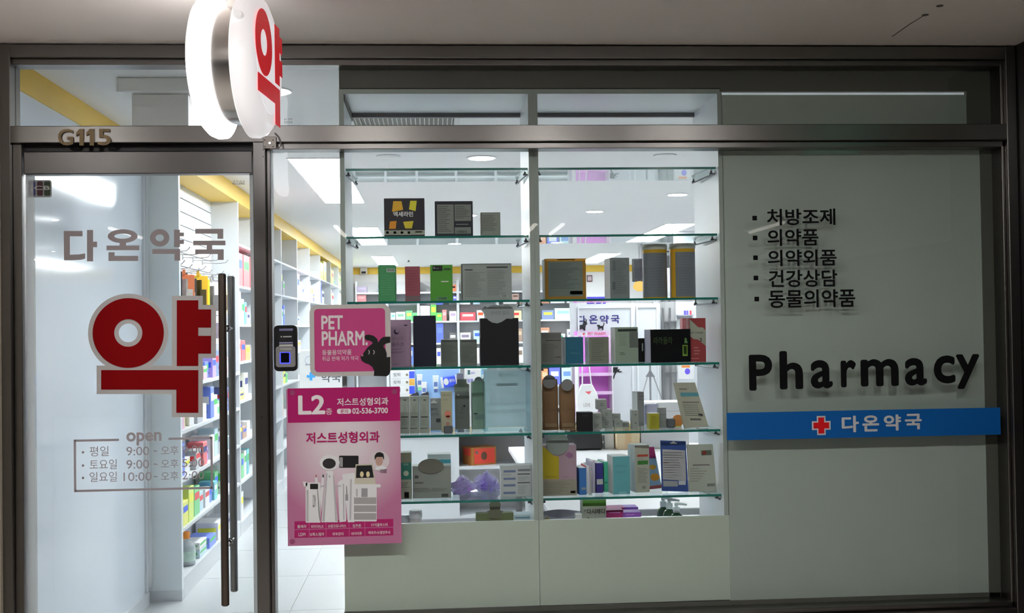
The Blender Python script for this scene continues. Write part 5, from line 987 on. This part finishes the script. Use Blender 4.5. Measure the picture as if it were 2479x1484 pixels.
# toothpaste cartons and a blue stand on the counter
def ctr(px0, py0, px1, py1, Y, dp, z, label, col, pr=(), name='carton', cat='box', **kw):
    a, b = at(px0, py1, Y), at(px1, py0, Y); h = b.z-z if kw.pop('stand', True) else b.z-a.z
    q = []
    for p in pr:
        nm, kind, r, c = p[:4]; u, v = at(r[0], r[3], Y), at(r[2], r[1], Y); cx = (a.x+b.x)/2
        rest = list(p[4:])
        if kind == 'poly': rest[0] = [(at(x, y, Y).x-cx, at(x, y, Y).z-z) for x, y in rest[0]]
        q.append((nm, kind, (u.x-cx, u.z-z, v.x-cx, v.z-z), inn(*c), *rest))
    return carton(name, label, cat, b.x-a.x, dp, h, ((a.x+b.x)/2, Y+dp/2, z+.0004), 0, inn(*col), q, **kw)
z = GZ; ys = [1048, 1030, 1012, 994, 975, 955, 934, 917, 898]
for i in range(8):
    c2 = ((205, 150, 70), (60, 80, 200))[i % 2]
    zt = at(970, ys[i+1], YG+.06).z
    x0, x1 = (945, 1004)
    a, b = at(x0, 900, YG+.06), at(x1, 900, YG+.06); h = zt-z-.001
    w_ = b.x-a.x
    carton('toothpaste_carton', f'white toothpaste carton, {ORD[i]} from the bottom of the counter stack', 'box', w_, .10, h, ((a.x+b.x)/2, YG+.11, z+.0004), 0, inn(210, 212, 216), [('end_panel', 'panel', (w_*.27, .003, w_*.49, h-.003), inn(*c2)), ('lettering', 'text', (-w_*.38, h*.3, -w_*.1, h*.75), inn(60, 62, 80), '잇치', .01), ('round_mark', 'poly', (0, 0, 0, 0), inn(120, 110, 90), disc(w_*.18, h*.5, .010, .010, 12))], group='stacked toothpaste cartons')
    z = zt
st = ctr(1006, 893, 1112, 1000, YG+.12, .02, GZ, 'blue upright product stand on the island counter', (130, 160, 225), name='product_stand', cat='stand')
def tube_pack(label, px, pyt, pyb, wpx_, c1, c2):
    Y = YG+.05; c = at(px, pyb, Y); h = at(px, pyt, Y).z-c.z; wv = wpx_*(9.0/F)
    t = thing('squeeze_tube', label, 'tube', (c.x, Y, c.z), group='tubes held on the blue stand')
    MB().prism([(-wv*.28, 0), (wv*.28, 0), (wv*.28, h*.2), (-wv*.28, h*.2)], -.012, .012).build('cap', mat(inn(*c2), .4), t)
    MB().prism([(-wv*.35, h*.2), (wv*.35, h*.2), (wv*.5, h), (-wv*.5, h)], -.014, .014).build('tube_body', mat(inn(*c1), .35), t, bevel=.003)
    MB().box(-wv*.3, wv*.3, -.0155, -.0135, h*.35, h*.62).build('printed_panel', mat(inn(90, 110, 160), .4), t)
    MB().box(-.004, .004, .012, .071, h*.4, h*.45).build('holder_pin', CHROME, t)
tube_pack('white squeeze tube at the left of the blue stand', 1016, 906, 945, 14, (215, 222, 228), (120, 190, 140))
tube_pack('dark capped squeeze tube in the middle of the blue stand', 1055, 909, 950, 15, (190, 205, 225), (70, 85, 130))
tube_pack('second white squeeze tube on the blue stand', 1027, 925, 962, 14, (210, 218, 226), (90, 170, 110))
p = at(1089, 937, YG+.06); t = thing('tissue_pack', 'blue and white wet tissue pack tilted on the blue stand', 'pack', (p.x, YG+.085, p.z)); t.rotation_euler = (0, -.14, 0)
MB().box(-.062, .062, -.02, .02, 0, .085).build('wrapper', mat(inn(60, 80, 200), .3), t, bevel=.008); MB().box(-.063, -.045, -.0215, .0205, .001, .084).build('crimped_end', mat(inn(225, 228, 238), .4), t); MB().box(.052, .063, -.0215, .0205, .001, .084).build('crimped_end', mat(inn(225, 228, 238), .4), t); MB().prism(disc(-.022, .045, .02, .026, 16), -.0225, -.0195).build('bear_shape_print', mat(inn(215, 220, 235), .4), t); writing('물티슈', .004, .035, .046, .062, -.0225, mat(inn(225, 200, 210), .4), t, bold=.02); MB().box(-.01, .01, .018, .036, .03, .05).build('holder_pin', CHROME, t)
ctr(1128, 893, 1164, 1046, YG+.10, .12, GZ, 'tall white product carton with violet letters right of the blue stand', (214, 212, 224), [('phone_print', 'panel', (1132, 896, 1138, 907), (60, 90, 90)), ('lettering', 'text', (1140, 900, 1149, 905), (120, 110, 190), '덴티', .01), ('lettering', 'text', (1132, 917, 1146, 926), (120, 110, 200), '임플', .02)])
ctr(1108, 904, 1122, 1046, YG+.05, .05, GZ, 'narrow dark bottle carton beside the wet tissue pack', (80, 80, 92))
ctr(1166, 893, 1180, 1046, YG+.16, .10, GZ, 'teal and white carton at the end of the island counter', (110, 190, 210), [('round_mark', 'poly', (0, 0, 0, 0), (60, 80, 140), disc(1171, 898, 3, 4, 12))])

# ================================================================== white table, bag and boxes behind the right cabinet
tb = thing('long_table', 'long white table behind the right display cabinet', 'table', (1.35, 2.0, 0)); O = tuple(tb.location)
MB(O).box(.50, 2.20, .62, 3.36, .71, .74).build('table_top', mat((.82, .82, .84), .4), tb, bevel=.003)
for x in (.56, 2.14):
    for y in (.70, 3.28): MB(O).box(x-.02, x+.02, y-.02, y+.02, 0, .71).build('leg', CHROME, tb)
a, b = at(1372, 1075, 3.05), at(1458, 1036, 3.05)
bb = thing('black_bag', 'black leather bag lying at the far end of the white table', 'bag', ((a.x+b.x)/2, 3.13, .74)); wv = (b.x-a.x)/2
MB().prism([(-wv, 0), (wv, 0), (wv*1.02, .05), (wv*.96, .125), (-wv*.9, .135), (-wv*1.02, .07)], -.09, .10).build('bag_body', mat((.012, .012, .014), .3, spec=.6), bb, bevel=.012); MB().tube([(-wv*.5, 0, .12), (-wv*.3, 0, .2), (wv*.3, 0, .2), (wv*.5, 0, .12)], .008, 8).build('strap', mat((.015, .015, .016), .4), bb); MB().lathe((wv, -.05, .05), [(.012, 0), (.012, .01)], 12, 'x').build('buckle', CHROME, bb)
a, b = at(1495, 1078, 3.0), at(1550, 1040, 3.0); carton('cardboard_box', 'plain cardboard box at the far end of the white table', 'box', b.x-a.x, .25, .16, ((a.x+b.x)/2, 3.15, .7403), 0, inn(205, 178, 145), [('tape_strip', 'panel', (-.02, .001, .02, .159), inn(190, 160, 120))])
a, b = at(1464, 1078, 3.1), at(1486, 1040, 3.1); carton('carton', 'pale pink carton between the black bag and the cardboard box', 'box', b.x-a.x, .2, .17, ((a.x+b.x)/2, 3.2, .7403), 0, inn(215, 200, 210))
a, b = at(1552, 1078, 3.05), at(1668, 1040, 3.05); carton('storage_box', 'large plain white storage box at the far right of the white table', 'box', b.x-a.x, .22, .30, ((a.x+b.x)/2, 3.16, .7403), 0, inn(205, 203, 206), [('lid_line', 'panel', (-.17, .24, .17, .243), inn(160, 160, 165))])
a, b = at(1499, 1095, 2.2), at(1520, 1085, 2.2); carton('carton', 'small flat mauve carton on the white table', 'box', b.x-a.x, .1, .05, ((a.x+b.x)/2, 2.3, .7403), .1, inn(190, 150, 160))

# ================================================================== dispensary partition, doors and what stands before it
YP = 9.0
x0, x1, x2, x3 = (at(p, 850, YP).x for p in (1389, 1537, 1600, 1760)); PT = at(1500, 735, YP).z
pw = S('wall_partition', 'low white panelled partition with the shop name in blue', 'wall', WHITE, (x0, x2, YP, YP+.08, 0, PT), (x0-.03, x0+.03, YP-.02, YP+.1, 0, PT+.02))
for u, v in ((x0+.05, x1-.02), (x1+.02, x2-.03)):
    s = MB()
    for q in ((u, v, PT-.05, PT-.03), (u, v, .1, .12), (u, u+.02, .12, PT-.05), (v-.02, v, .12, PT-.05)): s.box(q[0], q[1], YP-.018, YP-.0005, q[2], q[3])
    s.build('panel_moulding', mat((.84, .85, .88), .4), pw)
spaced((('다', 1399, 764, 1418, 784), ('온', 1426, 763, 1447, 784), ('약', 1452, 763, 1474, 784), ('국', 1479, 763, 1500, 783)), YP-.004, mat(inn(45, 40, 100), .4), pw, 'lettering', .03)
PB = mat((.015, .015, .018), .5)
dog2 = [(1398, 800), (1398, 788), (1410, 786), (1414, 779), (1412, 775), (1416, 776), (1417, 780), (1419, 773), (1421, 773), (1420, 779), (1422, 784), (1418, 788), (1417, 795), (1417, 800), (1413, 800), (1411, 796), (1405, 796), (1403, 800)]
cat2 = [(1448, 799), (1448, 791), (1445, 788), (1447, 785), (1449, 787), (1452, 786), (1453, 789), (1459, 789), (1461, 785), (1461, 781), (1463, 781), (1463, 786), (1461, 791), (1461, 799), (1458, 799), (1457, 795), (1452, 795), (1450, 799)]
fl2 = [(1484, 889), (1497, 889), (1494, 895), (1501, 893), (1498, 898), (1508, 900), (1500, 902), (1494, 900), (1489, 908), (1487, 916), (1484, 919), (1484, 912), (1488, 902), (1484, 903)]
for pl, n_ in ((dog2, 'dog_emblem'), (cat2, 'cat_emblem'), (fl2, 'plant_drawing')): MB().prism(pp(pl, YP-.004), YP-.006, YP-.003).build(n_, PB, pw)
# pink rack
YR = 8.62; r0, r1 = at(1399, 900, YR).x, at(1484, 900, YR).x; rt = at(1440, 802, YR).z
pk = thing('pink_rack', 'pink product rack with a lettered header by the partition', 'rack', ((r0+r1)/2, YR+.15, 0)); O = tuple(pk.location); PKM = mat(inn(215, 125, 200), .5); PKL = mat(inn(235, 165, 225), .5)
MB(O).box(r0, r1, YR+.28, YR+.30, 0, rt).build('back_panel', PKM, pk)
for u in (r0, r1-.012): MB(O).box(u, u+.012, YR, YR+.28, 0, rt-.05).build('side_panel', mat(inn(235, 205, 228), .5), pk)
MB(O).box(r0, r1, YR-.01, YR, rt-.05, rt).build('header', mat(inn(232, 178, 222), .5), pk)
for py in (905, 950, 1000, 1050):
    zz = at(1440, py, YR).z; MB(O).box(r0+.012, r1-.012, YR+.005, YR+.28, zz-.012, zz).build('shelf', PKM, pk); MB(O).box(r0+.012, r1-.012, YR-.002, YR+.005, zz-.025, zz+.012).build('shelf_lip', PKL, pk)
wpx('PET PHARM.', 1423, 804, 1468, 812, YR-.012, mat(inn(210, 80, 120), .5), pk, 'lettering', .02, O); q = at(1412, 808, YR-.012); MB(O).prism(disc(q.x, q.z, .02, .014, 12), YR-.013, YR-.011).build('red_mark', mat(inn(215, 40, 60), .5), pk)
# tote bag on the rack
YT = YR-.12; a = at(1420, 1000, YT); tt = thing('tote_bag', 'cream cotton tote bag hanging in front of the pink rack', 'bag', (a.x, YT, a.z)); s5 = 13.0/F
bagp = [(-25, 0), (26, 0), (30, 18), (27, 45), (18, 62), (14, 70), (-12, 70), (-16, 60), (-23, 40)]
CREAM = mat(inn(222, 212, 202), .8, noise=.04, scale=20)
MB().prism([(x*s5, z_*s5) for x, z_ in bagp], -.03, .03).build('bag_body', CREAM, tt, bevel=.01)
for x0_, x1_ in ((-10, -8), (12, 0)): MB().tube([(x0_*s5, -.03, 68*s5), (x1_*s5, .0, rt-.02-a.z)], .008, 6).build('strap', CREAM, tt)
ht_ = rt-.02-a.z; MB().tube([(-8*s5, 0, ht_), (0, .02, ht_+.004), (0, .107, ht_+.004)], .005, 6).build('hook', CHROME, tt); MB().prism([(-4*s5, 52*s5), (12*s5, 53*s5), (6*s5, 45*s5)], -.0315, -.029).build('red_print', mat(inn(195, 85, 95), .6), tt)
writing('LOVE', -8*s5, 16*s5, 8*s5, 24*s5, -.032, mat(inn(110, 100, 100), .6), tt)
# tripod stand
YS = 7.6; a = at(1574, 905, YS); ts = thing('tripod_stand', 'thin grey tripod stand with a cone hub before the white panels', 'stand', (a.x, YS, 0)); GM = mat((.35, .35, .37), .35, .6)
MB().tube([(0, 0, .02), (0, 0, at(1574, 855, YS).z)], .011, 10).build('pole', GM, ts)
MB().lathe((0, 0, a.z-.03), [(.052, 0), (.046, .008), (.016, .05), (.014, .06)], 18).build('cone_hub', mat((.18, .18, .2), .5), ts)
for x, y in ((-.34, -.05), (.38, -.08), (.05, .34)): MB().tube([(x*.08, y*.08, a.z-.02), (x, y, .01)], .006, 6).build('leg', GM, ts)
# right end wall with steel-framed door, bars, little shelf and notice
wr = S('wall_partition_right', 'white wall panel at the right end of the partition', 'wall', WHITE, (at(1638, 850, YP).x, 4.6, YP, YP+.08, 0, 2.64))
d2 = thing('door_2', 'grey steel-framed inner door beside the partition', 'door', ((x2+at(1638, 850, YP).x)/2, YP, 0), kind='structure'); O = tuple(d2.location); xe = at(1638, 850, YP).x
MB(O).box(x2, xe, YP+.02, YP+.06, 0, 2.1).build('leaf', mat((.36, .36, .36), .5), d2)
for i, zz in enumerate((.3, .62, .94, 1.26, 1.58, 1.9)): MB(O).box(x2+.06, xe-.02, YP+.012, YP+.0195, zz, zz+.31).build('panel', mat((.42, .42, .42), .5), d2)
for px in (1606, 1623): u = at(px, 850, YP-.05).x; MB(O).box(u-.011, u+.011, YP-.06, YP-.04, at(px, 1000, YP).z, at(px, 745, YP).z).build('pull_bar', mat((.30, .30, .31), .3, .8), d2)
for py in (778, 902): u0, u1 = at(1604, py, YP-.05).x, at(1640, py, YP-.05).x; zz = at(1620, py, YP).z; MB(O).box(u0, u1, YP-.045, YP+.012, zz-.008, zz+.008).build('cross_bar', mat((.36, .36, .37), .3, .8), d2)
lsz = at(1660, 762, YP-.1).z; ls = thing('wall_ledge', 'small grey ledge shelf on the white wall panel', 'shelf', (at(1660, 762, YP-.1).x, YP-.06, lsz)); MB().box(-.09, .09, -.06, .06, -.012, 0).build('ledge', mat((.4, .4, .46), .5), ls); MB().box(-.085, .085, .05, .06, -.05, -.012).build('wall_cleat', mat((.5, .5, .52), .5), ls)
for i, (px, c1, c2, n_) in enumerate(((1658, (80, 75, 170), (190, 190, 215), 'violet'), (1664, (95, 85, 185), (205, 205, 225), 'second violet'), (1672, (205, 70, 85), (220, 220, 225), 'red'))):
    t = thing('small_tube', f'{n_} and white small tube on the wall ledge', 'tube', (at(px, 760, YP-.07).x, YP-.07, lsz), group='small tubes on the wall ledge'); MB().lathe((0, 0, 0), [(.012, 0), (.012, .05)], 14).build('tube_body', mat(inn(*c1), .4), t); MB().lathe((0, 0, .05), [(.011, 0), (.009, .035)], 14).build('tube_cap', mat(inn(*c2), .4), t)
a, b = at(1642, 918, YP-.01), at(1680, 885, YP-.01); no = thing('wall_notice', 'white notice with violet and orange print on the wall panel', 'poster', ((a.x+b.x)/2, YP-.002, a.z)); O = tuple(no.location); MB(O).box(a.x, b.x, YP-.006, YP-.001, a.z, b.z).build('sheet', mat(inn(215, 216, 225), .5), no)
p, q = at(1650, 890, YP), at(1670, 884, YP); MB(O).box(p.x, q.x, YP-.0075, YP-.0055, p.z, q.z-.002).build('orange_print', mat(inn(225, 120, 60), .5), no); p = at(1664, 899, YP); MB(O).prism(disc(p.x, p.z, .032, .036, 16), YP-.0075, YP-.0055).build('violet_print', mat(inn(95, 80, 190), .5), no)
# blue tray on the partition, television and warm lamp, far right shelves
a, b = at(1421, 722, YP+.03), at(1466, 709, YP+.03); t = thing('blue_tray', 'blue tray holding two white bottles on top of the partition', 'tray', ((a.x+b.x)/2, YP+.04, PT)); wv = (b.x-a.x); MB().box(-wv/2, wv/2, -.03, .035, 0, .085).build('tray', mat(inn(70, 65, 165), .4), t, bevel=.006)
for x in (-.02, .06): MB().lathe((x, -.034, .005), [(.012, 0), (.012, .04), (.007, .05)], 12).build('bottle', mat(inn(215, 215, 225), .4), t)
a, b = at(1532, 682, 11), at(1575, 626, 11); t = thing('television', 'dark television hanging from the far ceiling', 'television', ((a.x+b.x)/2, 11.05, a.z)); O = tuple(t.location); MB(O).box(a.x, b.x+.2, 11, 11.05, a.z, b.z).build('case', BLACK, t, bevel=.006); MB(O).box(a.x+.02, b.x+.18, 10.996, 11.001, a.z+.03, b.z-.02).build('screen', mat((.012, .012, .016), .5, spec=.2), t); MB(O).tube([((a.x+b.x)/2, 11.03, b.z-.02), ((a.x+b.x)/2, 11.03, 2.64)], .02, 8).build('ceiling_pole', GM, t)
a = at(1548, 692, 10.5); t = thing('warm_lamp', 'round warm yellow lamp below the television', 'lamp', (a.x, 10.5, a.z)); MB().lathe((0, 0, -.07), [(.03, 0), (.075, .03), (.085, .07), (.06, .12), (.02, .13)], 24).build('shade', lamp((1, .62, .18), 1.1, 'warm_lamp'), t); MB().tube([(0, 0, .055), (0, 0, 2.64-a.z)], .004, 6).build('cord', BLACK, t)
a, b = at(1590, 735, 12.5), at(1760, 600, 12.5); t = thing('wall_shelf', 'white shelf unit far behind the two canisters', 'shelf', ((a.x+b.x)/2, 12.7, 0)); O = tuple(t.location); MB(O).box(a.x, b.x, 12.88, 12.9, 0, 2.6).build('back_panel', mat((.5, .48, .47), .5), t)
for px in (1592, 1700): u = at(px, 650, 12.5).x; MB(O).box(u, u+.03, 12.5, 12.88, 0, 2.6).build('side_panel', WHITE, t)
for py in (612, 668, 686, 712, 735): zz = at(1650, py, 12.5).z; MB(O).box(a.x+.04, b.x, 12.51, 12.88, zz-.03, zz).build('shelf', WHITE, t)
# white board with a blue cross standing behind the pink sticker
YW = 7.2; a, b = at(725, 948, YW), at(829, 848, YW); wb = thing('white_sign_board', 'white rounded sign board with a blue plus behind the pink sticker', 'sign', ((a.x+b.x)/2, YW, 0)); O = tuple(wb.location)
MB(O).prism(rrect(a.x, a.z-.25, b.x, b.z, .03), YW, YW+.03).build('board', mat(inn(212, 220, 232), .4), wb)
for u in (a.x+.06, b.x-.09): MB(O).box(u, u+.03, YW+.03, YW+.06, 0, b.z-.1).build('leg', GM, wb)
MB(O).box(a.x, b.x, YW-.10, YW+.16, 0, .02).build('foot', GM, wb)
p = at(753, 911, YW); cross(MB(O), p, .042, .013, YW-.003, YW-.0005).build('blue_plus', mat(inn(60, 140, 225), .4), wb)
wpx('약국', 778, 903, 825, 926, YW-.002, mat(inn(70, 72, 80), .4), wb, 'lettering', .01, O); wpx('의사', 739, 881, 751, 885, YW-.002, mat(inn(60, 62, 70), .4), wb, 'lettering', .01, O)
s = MB(O)
p = at(748, 872, YW); s.ring(p.x, p.z, .036, .041, YW-.003, YW-.0005, 32); s.build('ring_print', mat(inn(150, 165, 185), .4), wb)

# ================================================================== corridor lights in front of the shop
for i, (x, wd) in enumerate(((-3.15, 'far left'), (-.95, 'left'), (1.05, 'middle'), (1.33, 'second middle'), (3.6, 'right'))):
    st_ = TUBE_LIGHT*(1.0, 1.0, .8, .8, .35)[i]
    t = thing('corridor_light', f'long tube light on the corridor ceiling behind the viewer, {wd}', 'ceiling light', (x, -7.8, 2.62), group='corridor tube lights'); O = tuple(t.location)
    MB(O).box(x-.05, x+.05, -8.45, -7.15, 2.585, 2.6195).build('housing', WF, t); MB(O).tube([(x, -8.42, 2.575), (x, -7.18, 2.575)], .02, 12).build('tube', lamp((1, .93, .84), st_, 'fluorescent'), t)
for i, (x, wd) in enumerate(((-3.5, 'far left'), (-2.65, 'second from the left'), (-1.8, 'third from the left'), (-.74, 'over the door post'), (-.30, 'over the left cabinet'), (.61, 'over the right cabinet'), (1.36, 'rightmost'))):
    t = thing('corridor_downlight', f'warm round downlight in the corridor ceiling, {wd}', 'ceiling light', (x, -2.05, 2.62), group='corridor downlights'); O = tuple(t.location)
    MB(O).lathe((x, -2.05, 2.610), [(.062, 0), (.062, .003)], 24).build('lens', lamp((1, .988, .955), CORRIDOR_LIGHT, 'warm_downlight'), t); MB(O).lathe((x, -2.05, 2.612), [(.075, 0), (.075, .0075)], 24).build('rim', WF, t)
for i, (x, y, wd) in enumerate(((-3.6, -6.7, 'farther left'), (-5.0, -11.0, 'deep in the hall'))):
    t = thing('corridor_downlight', f'wide round downlight in the corridor ceiling, {wd}', 'ceiling light', (x, y, 2.62), group='corridor downlights'); O = tuple(t.location)
    MB(O).lathe((x, y, 2.610), [(.11, 0), (.11, .003)], 24).build('lens', lamp((.96, .95, 1), 45, 'cool_downlight'), t); MB(O).lathe((x, y, 2.612), [(.125, 0), (.125, .0075)], 24).build('rim', WF, t)
es = thing('exit_sign', 'green lit exit sign hanging in the corridor', 'sign', (2.12, -1.6, 2.62)); MB().box(-.16, .16, -.02, .02, -.19, -.03).build('case', mat((.5, .5, .5), .4), es); MB().box(-.15, .15, .0195, .023, -.18, -.04).build('lit_face', lamp((.25, .9, .6), .7, 'exit_green'), es); MB().tube([(0, 0, -.03), (0, 0, 0)], .01, 8).build('stem', WF, es)
